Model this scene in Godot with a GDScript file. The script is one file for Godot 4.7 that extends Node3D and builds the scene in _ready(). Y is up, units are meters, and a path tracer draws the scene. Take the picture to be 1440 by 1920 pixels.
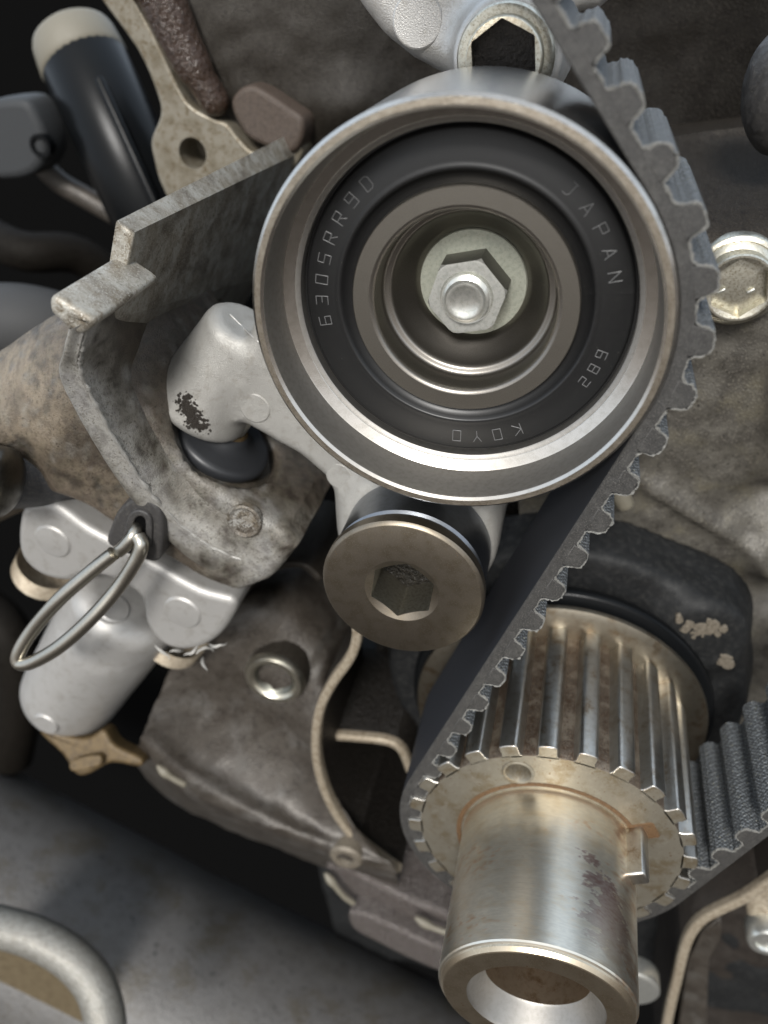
extends Node3D

func _ready() -> void:
	lumps.seed = 7
	lumps.frequency = 0.25
	lumps.fractal_octaves = 3
	set_view_and_light()
	make_materials()
	build_engine()
	build_left_side()
	build_right_side()
	build_lower_side()
	build_crank()
	build_belt()
	build_pulley()
	build_arm()
	build_tensioner()

func set_view_and_light() -> void:
	var cam := Camera3D.new()
	cam.name = "camera"
	add_child(cam)
	cam.transform = Transform3D(Basis(Vector3(0.962636, -0.148514, -0.226443), Vector3(0.000000, 0.836200, -0.548425), Vector3(0.270800, 0.527934, 0.804955)), Vector3(23.81, 44.43, 119.32) * K)
	var lens := CameraAttributesPhysical.new()
	lens.frustum_focal_length = 19.06
	lens.frustum_near = 0.01
	lens.frustum_far = 20.0
	lens.frustum_focus_distance = 0.15
	lens.exposure_aperture = 9.0
	cam.attributes = lens
	cam.current = true
	var env := Environment.new()
	env.background_mode = Environment.BG_SKY
	var sky := Sky.new()
	var air := ProceduralSkyMaterial.new()
	air.sky_top_color = Color(0.7, 0.76, 0.83)
	air.sky_horizon_color = Color(0.77, 0.8, 0.83)
	air.sky_curve = 0.2
	air.sky_energy_multiplier = 1.0
	air.ground_horizon_color = Color(0.55, 0.525, 0.5)
	air.ground_bottom_color = Color(0.195, 0.183, 0.174)
	air.ground_curve = 0.2
	air.sun_angle_max = 88.0
	air.sun_curve = 0.6
	sky.sky_material = air
	env.sky = sky
	env.tonemap_mode = Environment.TONE_MAPPER_LINEAR
	env.tonemap_exposure = 2.0
	env.sdfgi_enabled = true
	env.ssao_enabled = true
	env.ssil_enabled = true
	var we := WorldEnvironment.new()
	we.name = "daylight"
	we.environment = env
	add_child(we)
	var sun := DirectionalLight3D.new()
	sun.name = "overcast_sun"
	sun.light_color = Color(1.0, 0.99, 0.975)
	sun.light_energy = 0.65
	sun.light_angular_distance = 14.0
	sun.shadow_enabled = true
	sun.transform = Transform3D(axes(Vector3(0.1, 0.6, 0.79)), Vector3.ZERO)
	add_child(sun)

var M := {}

func make_materials() -> void:
	var fine := noise(1, 0.12, 4)
	var grain := noise(2, 0.3, 2)
	var mid := noise(3, 0.03, 5)
	var big := noise(4, 0.008, 5)
	var big2 := noise(5, 0.012, 4)
	var spots := noise(6, 0.06, 2)
	var cell := noise(8, 0.09, 2, FastNoiseLite.TYPE_CELLULAR)
	var grain_t := mix_grey(grain, fine, 0.5)
	var mid_t := mix_grey(mid, fine, 0.35)
	var fine_t := mix_grey(fine, grain, 0.45)
	var rough_t := mix_grey(big, fine, 0.4, 110, 215)
	# machined and plated steel
	var steel := paint([206, 203, 198], [[mid, 90, 220, 190, 187, 180], [grain, 150, 230, 214, 211, 205]])
	M.steel = mat(Color(0.97, 0.96, 0.95), 0.27, 1.0, steel, 30, grain_t, 0.006)
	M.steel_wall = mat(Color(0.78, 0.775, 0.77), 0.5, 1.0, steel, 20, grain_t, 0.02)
	M.lip = uv_mat(mat(Color(0.88, 0.86, 0.83), 0.42, 1.0, paint([200, 194, 184], [[fine, 90, 220, 168, 160, 148], [mid, 120, 220, 214, 209, 200]]), 1, fine_t, 0.06), 5.0, 0.06)
	var satin := paint([154, 151, 146], [[fine, 90, 220, 138, 134, 128], [grain, 150, 230, 172, 168, 160]])
	M.ring = mat(Color(0.84, 0.83, 0.81), 0.42, 1.0, satin, 14, grain_t, 0.02)
	M.hub = mat(Color(0.92, 0.91, 0.9), 0.36, 1.0, satin, 20, grain_t, 0.01)
	var bronze := paint([158, 150, 139], [[big2, 90, 200, 144, 135, 121], [fine, 130, 220, 168, 160, 148], [spots, 225, 250, 182, 158, 132]])
	M.bolt_face = mat(Color(0.84, 0.83, 0.81), 0.42, 1.0, bronze, 24, grain_t, 0.012)
	var zinc := paint([214, 214, 208], [[mid, 90, 220, 192, 194, 187], [spots, 190, 250, 182, 179, 162]])
	M.zinc = mat(Color(1, 1, 1), 0.28, 0.85, zinc, 16, fine_t, 0.02)
	M.nut = mat(Color(0.92, 0.92, 0.92), 0.4, 0.75, zinc, 16, fine_t, 0.02)
	M.zinc_dull = mat(Color(1.0, 0.99, 0.96), 0.36, 1.0, paint([204, 203, 196], [[mid, 100, 220, 172, 166, 152], [spots, 60, 20, 128, 118, 100]]), 14, fine_t, 0.03)
	M.blue_steel = mat(Color(0.66, 0.69, 0.74), 0.3, 1.0, steel, 24, grain_t, 0.01)
	# black rubber and plastic
	var black := paint([40, 40, 40], [[mid, 120, 220, 46, 46, 45], [cell, 250, 262, 120, 118, 108], [spots, 232, 258, 60, 59, 55]])
	M.seal = mat(Color(0.62, 0.62, 0.63), 0.4, 0.0, black, 26, grain_t, 0.008)
	M.lit_letters = mat(Color(0.36, 0.36, 0.36), 0.32)  # lighter than the seal, painting the light caught by raised strokes
	M.boot = mat(Color(0.16, 0.165, 0.175), 0.42, 0.0, null, 30, grain_t, 0.01)
	M.black_gloss = mat(Color(0.05, 0.055, 0.06), 0.3, 0.0, null, 30, fine_t, 0.03)
	M.black_plastic = mat(Color(0.78, 0.78, 0.78), 0.5, 0.0, paint([38, 39, 40], [[mid, 100, 220, 58, 58, 57], [spots, 215, 255, 80, 78, 72]]), 34, fine_t, 0.12)
	M.slot = mat(Color(0.75, 0.75, 0.76), 0.5, 0.0, paint([70, 68, 66], [[mid, 120, 220, 94, 91, 86], [cell, 240, 258, 160, 150, 130]]), 18, fine_t, 0.1)
	# belt
	var rubber := paint([80, 79, 78], [[big2, 100, 200, 96, 95, 93], [mid, 110, 220, 64, 63, 62], [fine, 150, 225, 122, 120, 115], [spots, 225, 255, 146, 143, 134]])
	M.rubber = mat(Color(0.66, 0.655, 0.65), 0.6, 0.0, rubber, 22, fine_t, 0.12)
	M.rubber_back = mat(Color(0.2, 0.205, 0.22), 0.5, 0.0, null, 30, grain_t, 0.02)
	M.weave = uv_mat(mat(Color(1, 1, 1), 0.75, 0.0, weave_texture(false), 1, weave_texture(true), 0.35), 1.0 / 15.0, 1.0 / 15.0)
	M.fray = mat(Color(1, 1, 1), 0.8, 0.0, paint([150, 147, 139], [[fine, 80, 180, 66, 68, 70], [spots, 200, 245, 205, 200, 186]]), 7, fine_t, 0.2)
	# cast aluminium
	var cast := paint([170, 168, 163], [[fine, 90, 220, 184, 182, 177], [grain, 160, 240, 150, 147, 141], [big2, 150, 230, 160, 157, 150], [spots, 240, 262, 122, 114, 102]])
	M.cast = mat(Color(0.96, 0.96, 0.96), 0.5, 0.5, cast, 18, grain_t, 0.16)
	M.cast_new = mat(Color(0.98, 0.98, 0.99), 0.46, 0.5, cast, 22, grain_t, 0.09)
	M.cast_bright = mat(Color(1.12, 1.12, 1.13), 0.4, 0.6, cast, 26, grain_t, 0.12)
	var stained := paint([172, 169, 160], [[big2, 80, 190, 140, 132, 118], [big, 130, 210, 100, 92, 80], [mid, 130, 215, 108, 97, 80], [spots, 175, 250, 84, 73, 58], [fine, 160, 225, 182, 178, 170]])
	M.stained = mat(Color(0.95, 0.95, 0.95), 0.5, 0.35, stained, 36, fine_t, 0.14)
	var grimy := paint([146, 144, 139], [[big2, 95, 190, 112, 102, 87], [mid, 115, 200, 78, 69, 57], [big, 130, 200, 64, 55, 45], [fine, 165, 230, 150, 146, 138], [spots, 160, 235, 48, 42, 35], [grain, 185, 240, 58, 50, 42]])
	M.grimy = mat(Color(0.97, 0.97, 0.97), 0.52, 0.3, grimy, 34, fine_t, 0.16)
	var oily := paint([84, 74, 60], [[big2, 90, 200, 62, 52, 41], [big, 125, 215, 112, 104, 91], [fine, 145, 225, 106, 93, 74], [mid, 125, 215, 50, 42, 33], [spots, 180, 245, 36, 30, 25], [grain, 190, 240, 156, 134, 98]])
	M.oily = mat(Color(0.92, 0.92, 0.92), 0.42, 0.15, oily, 30, fine_t, 0.2)
	var tan_ := paint([146, 130, 107], [[mid, 90, 210, 122, 105, 83], [big2, 130, 200, 84, 75, 63], [fine, 150, 225, 182, 162, 132], [spots, 215, 250, 80, 70, 60]])
	M.tan_dirt = mat(Color(0.95, 0.95, 0.95), 0.55, 0.2, tan_, 32, fine_t, 0.14)
	# engine block, old and dark
	var block := paint([66, 62, 56], [[mid, 100, 220, 50, 45, 40], [fine, 150, 225, 92, 87, 80], [spots, 205, 250, 36, 32, 28]])
	M.block = mat(Color(0.7, 0.69, 0.68), 0.42, 0.2, block, 30, fine_t, 0.22)
	M.flange = mat(Color(0.95, 0.95, 0.95), 0.45, 0.4, paint([134, 128, 115], [[big2, 100, 210, 112, 104, 88], [mid, 140, 220, 98, 86, 66], [spots, 230, 255, 120, 84, 48]]), 40, grain_t, 0.08)
	M.oil_film = mat(Color(0.9, 0.86, 0.82), 0.09, 0.0, paint([58, 46, 39], [[mid, 90, 210, 44, 34, 28], [fine, 140, 220, 78, 62, 50]]), 26, mid_t, 0.7)
	M.rust_pad = mat(Color(0.82, 0.82, 0.82), 0.45, 0.1, paint([90, 77, 67], [[mid, 90, 210, 68, 56, 48], [fine, 140, 220, 118, 103, 90]]), 22, fine_t, 0.3)
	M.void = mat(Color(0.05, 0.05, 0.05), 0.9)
	M.shaded_grease = mat(Color(1, 1, 1), 0.3, 0.0, paint([22, 20, 18], [[mid, 110, 220, 34, 31, 27], [cell, 242, 262, 60, 57, 52]]), 26, mid_t, 0.7)  # grease coloured near black, painting the shade of recesses and ribs
	var cover := paint([104, 100, 92], [[big2, 90, 210, 82, 78, 72], [mid, 120, 230, 68, 64, 58], [big, 150, 240, 112, 106, 90], [fine, 150, 235, 128, 123, 113], [spots, 205, 250, 48, 44, 40]])
	M.cover = mat(Color(0.8, 0.8, 0.8), 0.5, 0.25, cover, 52, fine_t, 0.2)
	var brown := paint([78, 73, 67], [[big2, 90, 210, 60, 54, 48], [big, 130, 225, 96, 94, 91], [mid, 140, 230, 46, 41, 36], [fine, 165, 235, 100, 95, 87]])
	M.brown_cover = mat(Color(0.84, 0.83, 0.82), 0.44, 0.25, brown, 60, fine_t, 0.25)
	M.edge = mat(Color(1, 1, 1), 0.5, 0.35, paint([160, 149, 131], [[mid, 100, 210, 126, 113, 95], [spots, 190, 245, 92, 81, 66]]), 30, fine_t, 0.2)
	# crank
	var gear := paint([206, 204, 199], [[mid, 110, 225, 184, 178, 169], [big2, 155, 225, 160, 143, 124], [spots, 222, 255, 150, 112, 76], [fine, 160, 225, 214, 209, 199]])
	M.gear_dark = mat(Color(0.62, 0.6, 0.56), 0.4, 1.0, gear, 36, fine_t, 0.03)
	M.gear = mat(Color(0.95, 0.945, 0.935), 0.32, 1.0, gear, 36, fine_t, 0.03)
	M.gear_face = mat(Color(0.76, 0.745, 0.71), 0.5, 0.7, paint([180, 176, 167], [[big2, 110, 215, 158, 146, 126], [mid, 130, 220, 190, 187, 179], [spots, 222, 255, 128, 98, 70]]), 44, fine_t, 0.04)
	M.rust = mat(Color(0.64, 0.63, 0.62), 0.7, 0.1, paint([146, 108, 68], [[mid, 90, 210, 108, 76, 46], [fine, 130, 220, 182, 152, 110]]), 14, fine_t, 0.2)
	M.snout = uv_mat(mat(Color(1.03, 1.02, 1.0), 0.34, 1.0, snout_texture(), 1, turned_marks(), 0.03), 1.0, 1.0 / 45.0)
	M.snout_face = mat(Color(0.97, 0.94, 0.89), 0.34, 1.0, paint([204, 197, 184], [[big2, 90, 210, 188, 178, 161], [fine, 140, 225, 214, 207, 194], [spots, 232, 255, 166, 122, 86]]), 34, grain_t, 0.008)
	M.bore = mat(Color(0.75, 0.68, 0.6), 0.4, 0.9, gear, 24, fine_t, 0.04)
	# the rest
	M.wire = mat(Color(0.86, 0.85, 0.82), 0.3, 1.0, steel, 12, grain_t, 0.008)
	M.grey_paint = mat(Color(0.62, 0.615, 0.61), 0.5, 0.1, paint([130, 128, 126], [[mid, 90, 220, 116, 113, 110], [spots, 214, 238, 44, 43, 42], [big2, 150, 220, 110, 103, 90], [cell, 254, 266, 44, 42, 40]]), 120, fine_t, 0.3)
	M.hose = mat(Color(0.72, 0.72, 0.72), 0.45, 0.5, paint([180, 177, 168], [[mid, 90, 210, 156, 151, 140], [fine, 150, 225, 202, 200, 192]]), 40, fine_t, 0.4)
	M.brass = mat(Color(0.66, 0.66, 0.66), 0.55, 0.2, paint([140, 116, 76], [[mid, 90, 210, 104, 84, 54]]), 40, fine_t, 0.2)
	M.socket_grime = mat(Color(1, 1, 1), 0.5, 0.3, paint([118, 110, 98], [[mid, 90, 210, 76, 70, 60], [spots, 180, 240, 150, 140, 122]]), 12, fine_t, 0.1)
	M.pale = mat(Color(0.43, 0.41, 0.36), 0.5, 0.0, null, 30, fine_t, 0.2)
	M.tan_panel = mat(Color(0.7, 0.69, 0.67), 0.6, 0.1, paint([140, 126, 100], [[mid, 90, 210, 120, 106, 82]]), 60, fine_t, 0.2)
	M.grey_rubber = mat(Color(0.24, 0.24, 0.24), 0.6, 0.0, null, 30, fine_t, 0.1)
	M.pipe_steel = mat(Color(0.42, 0.41, 0.4), 0.3, 1.0, zinc, 16, fine_t, 0.03)
	M.sleeve = mat(Color(0.9, 0.9, 0.92), 0.45, 0.0, paint([58, 60, 63], [[mid, 100, 210, 82, 82, 80], [fine, 165, 225, 112, 104, 92]]), 26, fine_t, 0.15)
	M.groove = mat(Color(0.8, 0.78, 0.76), 0.45, 0.75, paint([118, 108, 98], [[mid, 100, 200, 90, 72, 58], [big2, 110, 190, 160, 152, 140], [fine, 150, 225, 166, 152, 134], [spots, 180, 240, 84, 60, 44]]), 30, fine_t, 0.08)
	M.shadow_dark = mat(Color(0.42, 0.41, 0.4), 0.6, 0.1, block, 60, fine_t, 0.3)  # block texture darkened to paint deep shadow on far castings and hoses
	M.upper_wall = mat(Color(0.62, 0.6, 0.58), 0.5, 0.15, block, 40, fine_t, 0.3)
	M.upper_wall.metallic_specular = 0.3
	M.shadow_dark.metallic_specular = 0.2
	M.thread = mat(Color(0.6, 0.6, 0.58), 0.4, 1.0, zinc, 16, fine_t, 0.03)
	M.body = mat(Color(1, 1, 1), 0.46, 0.15, paint([226, 224, 220], [[mid, 120, 215, 168, 164, 158], [fine, 150, 225, 250, 247, 240], [spots, 185, 245, 104, 98, 90], [grain, 185, 240, 255, 244, 220], [big2, 150, 215, 186, 182, 178]]), 28, fine_t, 0.2)
	M.body.vertex_color_use_as_albedo = true
	M.wet = mat(Color(0.95, 0.95, 0.95), 0.18, 0.1, paint([84, 77, 73], [[mid, 90, 210, 58, 52, 49], [fine, 140, 220, 112, 105, 102]]), 24, mid_t, 0.9)
	M.grease = mat(Color(0.95, 0.95, 0.95), 0.4, 0.0, paint([52, 46, 39], [[fine, 120, 220, 30, 27, 24]]), 10, fine_t, 0.3)
	M.plug = mat(Color(0.22, 0.225, 0.23), 0.5, 0.0, null, 30, fine_t, 0.1)
	M.washer = mat(Color(0.86, 0.87, 0.83), 0.45, 0.75, zinc, 16, fine_t, 0.02)
	M.shaded_nut_flank = mat(Color(0.36, 0.35, 0.33), 0.55, 0.8, zinc, 16, fine_t, 0.03)  # zinc darkened in colour to paint the dark reflection on the nut sides
	M.dark_brown = mat(Color(0.55, 0.52, 0.5), 0.6, 0.1, brown, 60, fine_t, 0.25)
	M.void.metallic_specular = 0.0
	for n in ["rubber_back", "grey_rubber", "black_plastic", "shaded_grease", "plug", "black_gloss"]: M[n].metallic_specular = 0.28
	M.block.metallic_specular = 0.35

func weave_texture(height: bool) -> ImageTexture:
	var d := PackedByteArray()
	var n := noise(3, 0.03, 5)
	var s := noise(6, 0.06, 2)
	d.resize(256 * 256 * 3)
	for y in 256:
		for x in 256:
			var cx := x / 16
			var cy := y / 8
			var over := (cx + cy) % 3 != 0
			var fx := absf(fposmod(x + (cy % 2) * 8, 16) / 8.0 - 1.0)
			var fy := absf(fposmod(y, 8) / 4.0 - 1.0)
			var h := (1.0 - fx * fx) * (1.0 - 0.7 * fy * fy) * (1.0 if over else 0.45)
			var w: float = n[(y * 2) * 512 + x * 2] / 255.0
			var k := 44.0 + 78.0 * h + 50.0 * (w - 0.5)
			var bright: float = 1.0 if s[y * 2 * 512 + x * 2] > 214 and over else 0.0
			var at := (y * 256 + x) * 3
			if height:
				for c in 3: d[at + c] = int(clampf(h * 220 + 20, 0, 255))
			else:
				d[at] = int(clampf(k * 0.98 + bright * 100, 0, 255))
				d[at + 1] = int(clampf(k * 1.02 + bright * 92, 0, 255))
				d[at + 2] = int(clampf(k * 1.05 + bright * 60, 0, 255))
	return ImageTexture.create_from_image(Image.create_from_data(256, 256, false, Image.FORMAT_RGB8, d))

# fine lines left by the lathe, running round the shaft, with a few scratches
func turned_marks() -> ImageTexture:
	var fine := noise(1, 0.12, 4)
	var mid := noise(3, 0.03, 5)
	var d := PackedByteArray()
	d.resize(512 * 512)
	for y in 512:
		var line: int = fine[(y * 5 % 512) * 512 + 33] / 2 + fine[(y * 11 % 512) * 512 + 301] / 3
		for x in 512:
			d[y * 512 + x] = clampi(line + (mid[y * 512 + x] - 128) / 3 + (fine[y * 512 + x] - 128) / 5, 0, 255)
	return grey_tex(d)

# turned steel with rust blooms and one purplish heat stain; u runs round the snout, v along it
func snout_texture() -> ImageTexture:
	var mid := noise(3, 0.03, 5)
	var big := noise(4, 0.008, 5)
	var fine := noise(1, 0.12, 4)
	var spots := noise(6, 0.06, 2)
	var d := PackedByteArray()
	d.resize(512 * 512 * 3)
	for y in 512:
		var turned: float = (fine[(y * 3 % 512) * 512 + 7] - 128) * 0.05
		for x in 512:
			var i := y * 512 + x
			var c := Vector3(222, 218, 208) + Vector3.ONE * turned
			c = c.lerp(Vector3(196, 180, 154), spread(mid[i] * 0.7 + fine[i] * 0.3, 120, 230) * 0.6)
			c = c.lerp(Vector3(180, 128, 84), spread(big[i] * 0.5 + spots[i] * 0.3 + fine[i] * 0.2, 160, 225) * 0.6)
			c = c.lerp(Vector3(150, 100, 66), spread(spots[(i * 3) % 262144], 228, 255) * 0.6)
			c += Vector3.ONE * (fine[i] - 128) * 0.08
			# the stain
			var u := x / 512.0
			var v := y / 512.0
			var edge: float = (mid[i] - 128) / 2600.0 + (fine[i] - 128) / 5200.0
			if u + edge > 0.075 and u + edge < 0.155 and v > 0.4 + (0.155 - u) * 2.2 + edge * 2 and v < 0.8 + edge * 2:
				var k := spread(v, 0.86, 0.5) * 0.95
				c = c.lerp(Vector3(142, 112, 110), k * (0.45 + 0.4 * spread(fine[i], 60, 200)))
			if u + edge < 0.085 and u > 0.03: c = c.lerp(Vector3(150, 112, 92), 0.4 * spread(mid[(i + 9000) % 262144], 90, 210))
			d[i * 3] = int(clampf(c.x, 0, 255))
			d[i * 3 + 1] = int(clampf(c.y, 0, 255))
			d[i * 3 + 2] = int(clampf(c.z, 0, 255))
	return ImageTexture.create_from_image(Image.create_from_data(512, 512, false, Image.FORMAT_RGB8, d))

# ---------------------------------------------------------------- idler pulley, its nut
func build_pulley() -> void:
	var t := thing("idler_pulley", "large polished steel belt idler pulley with a black sealed bearing inside", "pulley", Vector3.ZERO)
	var st := mb()
	lathe(st, [Vector2(30, -32), Vector2(32.4, -32), Vector2(33, -31.4), Vector2(33, -0.6), Vector2(32.45, 0)], org, 192)
	part("rim", st, M.steel, t)
	st = mb()
	lathe(st, [Vector2(32.45, 0), Vector2(31.5, 0)], org, 192)
	part("lip", st, M.lip, t)
	st = mb()
	lathe(st, [Vector2(31.5, 0), Vector2(31.05, -0.45)], org, 192)
	part("lip_chamfer", st, M.steel, t)
	st = mb()
	var p := [Vector2(31.05, -0.45)]
	for k in 22: p.append(Vector2(31.0 - 0.022 * k - 0.012 * (k % 2), -0.6 - 0.36 * k))
	p.append(Vector2(30.5, -8.6))
	lathe(st, p, org, 192, Basis.IDENTITY, 3.0)
	part("inner_wall", st, M.steel_wall, t)
	st = mb()
	p = [Vector2(30.5, -8.6)]
	for k in 18: p.append(Vector2(30.4 - 0.096 * k, -8.65 - 0.05 * k - (0.022 if k % 2 else 0.0)))
	p.append(Vector2(28.75, -9.55))
	lathe(st, p, org, 192, Basis.IDENTITY, 3.0)
	part("bearing_chamfer", st, M.steel, t)
	st = mb()
	lathe(st, [Vector2(28.75, -9.55), Vector2(28.15, -9.75), Vector2(27.9, -10.0), Vector2(27.9, -13)], org, 192)
	part("outer_race", st, M.steel_wall, t)
	st = mb()
	lathe(st, [Vector2(27.95, -12.2), Vector2(27.5, -12.2), Vector2(27.2, -11.3), Vector2(26.8, -11), Vector2(22.4, -11), Vector2(21.9, -10.9), Vector2(21.5, -10.75), Vector2(21.1, -10.9), Vector2(20.9, -11.6), Vector2(19.6, -12.2), Vector2(18.9, -12.4)], org, 160, Basis.IDENTITY, 1.0)
	var seal := part("bearing_seal", st, M.seal, t)
	var strokes := {"6": "46 06 00 40 43 03", "3": "06 46 40 00;13 43", "0": "06 46 40 00 06", "5": "46 06 03 43 40 00", "R": "00 06 46 43 03;23 40", "9": "43 03 06 46 40 00", "D": "00 06 36 45 41 30 00", "J": "16 46;36 31 20 00", "A": "00 26 40;12 32", "P": "00 06 46 43 03", "N": "00 06 40 46", "K": "00 06;46 03 40", "O": "06 46 40 00 06", "Y": "06 23 46;23 20", "8": "06 46 40 00 06;03 43", "2": "06 46 43 03 00 40"}
	for word in [["6305RR9D", -177.5, 123.0 - 360.0, 24.5], ["JAPAN", 43.0, 6.5, 24.3], ["682", -24.5, -37.5, 24.2], ["KOYO", -72.5, -98.5, 24.6]]:
		var text: String = word[0]
		for i in text.length():
			var a := deg_to_rad(lerpf(word[1], word[2], float(i) / (text.length() - 1)))
			var up := Vector3(cos(a), sin(a), 0)
			var right := Vector3(sin(a), -cos(a), 0)
			st = mb()
			var size := 0.82 if text == "682" else 1.0
			for line in strokes[text[i]].split(";"):
				var pts := []
				for c in line.split(" "):
					pts.append(up * (word[3] + (int(c[1]) / 6.0 - 0.5) * 2.1 * size) + right * (int(c[0]) / 4.0 - 0.5) * 1.45 * size + Vector3(0, 0, -10.98))
				for k in pts.size() - 1: tube(st, [pts[k], pts[k + 1]], [0.085], 8, 0.05)
			part("letter", st, M.lit_letters, seal)
	st = mb()
	lathe(st, [Vector2(18.98, -14), Vector2(18.98, -10.7), Vector2(18.8, -10.5), Vector2(16.1, -10.5)], org, 160)
	part("inner_race", st, M.ring, t)
	st = mb()
	lathe(st, [Vector2(16.1, -10.52), Vector2(15.75, -10.6), Vector2(15.4, -10.95), Vector2(15.2, -11.5), Vector2(15.1, -15.4), Vector2(14.9, -16.2), Vector2(14.4, -16.6), Vector2(14.0, -16.6), Vector2(13.6, -16.9), Vector2(13.3, -17.6), Vector2(12.2, -19.6), Vector2(10.6, -21.2), Vector2(9.6, -22.4), Vector2(9.35, -23.5), Vector2(9.3, -25)], org, 128, Basis.IDENTITY, 1.2)
	part("hub_cup", st, M.hub, t)

	t = thing("pulley_nut_and_stud", "zinc plated hex bolt and washer in the middle of the idler pulley", "bolt", Vector3(-0.2, -0.4, -22.6))
	st = mb()
	lathe(st, [Vector2(9.6, -24), Vector2(9.6, -22.8), Vector2(9.4, -22.6), Vector2(4, -22.6)], Vector3(-0.1, -0.2, 0), 96)
	part("washer", st, M.washer, t)
	st = mb()
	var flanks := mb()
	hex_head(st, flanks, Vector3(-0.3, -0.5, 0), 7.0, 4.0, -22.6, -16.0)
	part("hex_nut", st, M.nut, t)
	part("shaded_nut_flanks", flanks, M.shaded_nut_flank, t)  # same nut, sides in the darkened copy of its zinc
	st = mb()
	p = [Vector2(4.75, -16.2), Vector2(4.55, -15.9), Vector2(4.3, -15.95), Vector2(4.1, -16.6), Vector2(3.9, -16.2)]
	for k in 4: p.append_array([Vector2(3.95, -15.9 + 0.45 * k), Vector2(3.6, -15.7 + 0.45 * k)])
	p.append_array([Vector2(3.5, -14.1), Vector2(3.15, -13.75), Vector2(2.7, -13.72), Vector2(2.3, -13.95), Vector2(1.0, -14.15), Vector2(0, -14.2)])
	lathe(st, p, Vector3(-0.3, -0.5, 0), 72, Basis.IDENTITY, 0.6)
	part("stud_end", st, M.zinc, t)

# A hexagon with chamfered front corners; deg = angle of one corner.
func hex_head(st: SurfaceTool, sides: SurfaceTool, at: Vector3, r: float, deg: float, zb: float, zf: float, b := Basis.IDENTITY, bore := 0.0) -> void:
	var n := 96
	var rings := []
	for spec in [[1.0, zb, 0.0], [1.0, zf - 1.2, 0.0], [1.0, zf - 0.02, 1.0], [0.93, zf, 1.0]]:
		var ring := []
		for i in n:
			var a := TAU * i / n
			var f := fposmod(a, PI / 3) - PI / 6
			var flat := r * cos(PI / 6) / cos(f)
			var cone := r * 0.94
			var rr: float = flat * spec[0]
			var z: float = spec[1]
			if spec[2] > 0.5: rr = minf(rr, cone * (1.0 if spec[0] > 0.99 else 0.955))
			elif spec[1] > zb: z = zf - 0.12 - maxf(0.0, flat - cone) * 1.35
			ring.append(at + b * Vector3(rr * cos(a + deg_to_rad(deg)), rr * sin(a + deg_to_rad(deg)), z))
		rings.append(ring)
	for k in 3:
		for i in n:
			var j := (i + 1) % n
			var to := sides if k == 0 else st
			to.set_smooth_group(k * 8 + (i / 16 if k == 0 else 0))
			quad(to, rings[k][i], rings[k][j], rings[k + 1][j], rings[k + 1][i])
	st.set_smooth_group(40)
	for i in n:
		var j := (i + 1) % n
		if bore > 0:
			var A: Vector3 = at + b * Vector3(0, 0, zf) + (rings[3][i] - at - b * Vector3(0, 0, zf)).normalized() * bore
			var B: Vector3 = at + b * Vector3(0, 0, zf) + (rings[3][j] - at - b * Vector3(0, 0, zf)).normalized() * bore
			quad(st, rings[3][i], rings[3][j], B, A)
		else:
			tri(st, rings[3][i], rings[3][j], at + b * Vector3(0, 0, zf))

# A round head with a hexagonal socket. Parts: head, socket.
func socket_head(t: Node3D, at: Vector3, b: Basis, prof: Array, hex_r: float, deg: float, depth: float, zf: float, head_m: Material, socket_m: Material, cone := 0.8, floor_dome := 0.0, floor_m: Material = null) -> void:
	var st := mb()
	var bottom := mb()
	var n := 96
	var pr := prof.duplicate()
	lathe(st, pr, at, n, b, 0.5)
	var rim: float = pr[-1].x
	var ring0 := []
	var ring1 := []
	var ring2 := []
	for i in n:
		var a := TAU * i / n
		var f := fposmod(a - deg_to_rad(deg), PI / 3) - PI / 6
		var r := hex_r * cos(PI / 6) / cos(f)
		ring0.append(at + b * Vector3(rim * cos(a), rim * sin(a), zf))
		ring1.append(at + b * Vector3(r * cos(a), r * sin(a), zf - cone * clampf((rim - r) / maxf(0.01, rim - hex_r * 0.866), 0.05, 1.0)))
		ring2.append(at + b * Vector3(r * cos(a), r * sin(a), zf - depth))
	st.set_smooth_group(60)
	for i in n: quad(st, ring0[i], ring0[(i + 1) % n], ring1[(i + 1) % n], ring1[i])
	part("head", st, head_m, t)
	st = mb()
	for i in n:
		var j := (i + 1) % n
		var mid := deg_to_rad(deg)
		st.set_smooth_group(1 + int(fposmod(TAU * (i + 0.5) / n - mid, TAU) / (PI / 3)))
		quad(st, ring1[i], ring1[j], ring2[j], ring2[i])
		st.set_smooth_group(20)
		tri(bottom, ring2[i], ring2[j], at + b * Vector3(0, 0, zf - depth + floor_dome))
	part("socket", st, socket_m, t)
	part("socket_floor", bottom, floor_m if floor_m else socket_m, t)

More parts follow.
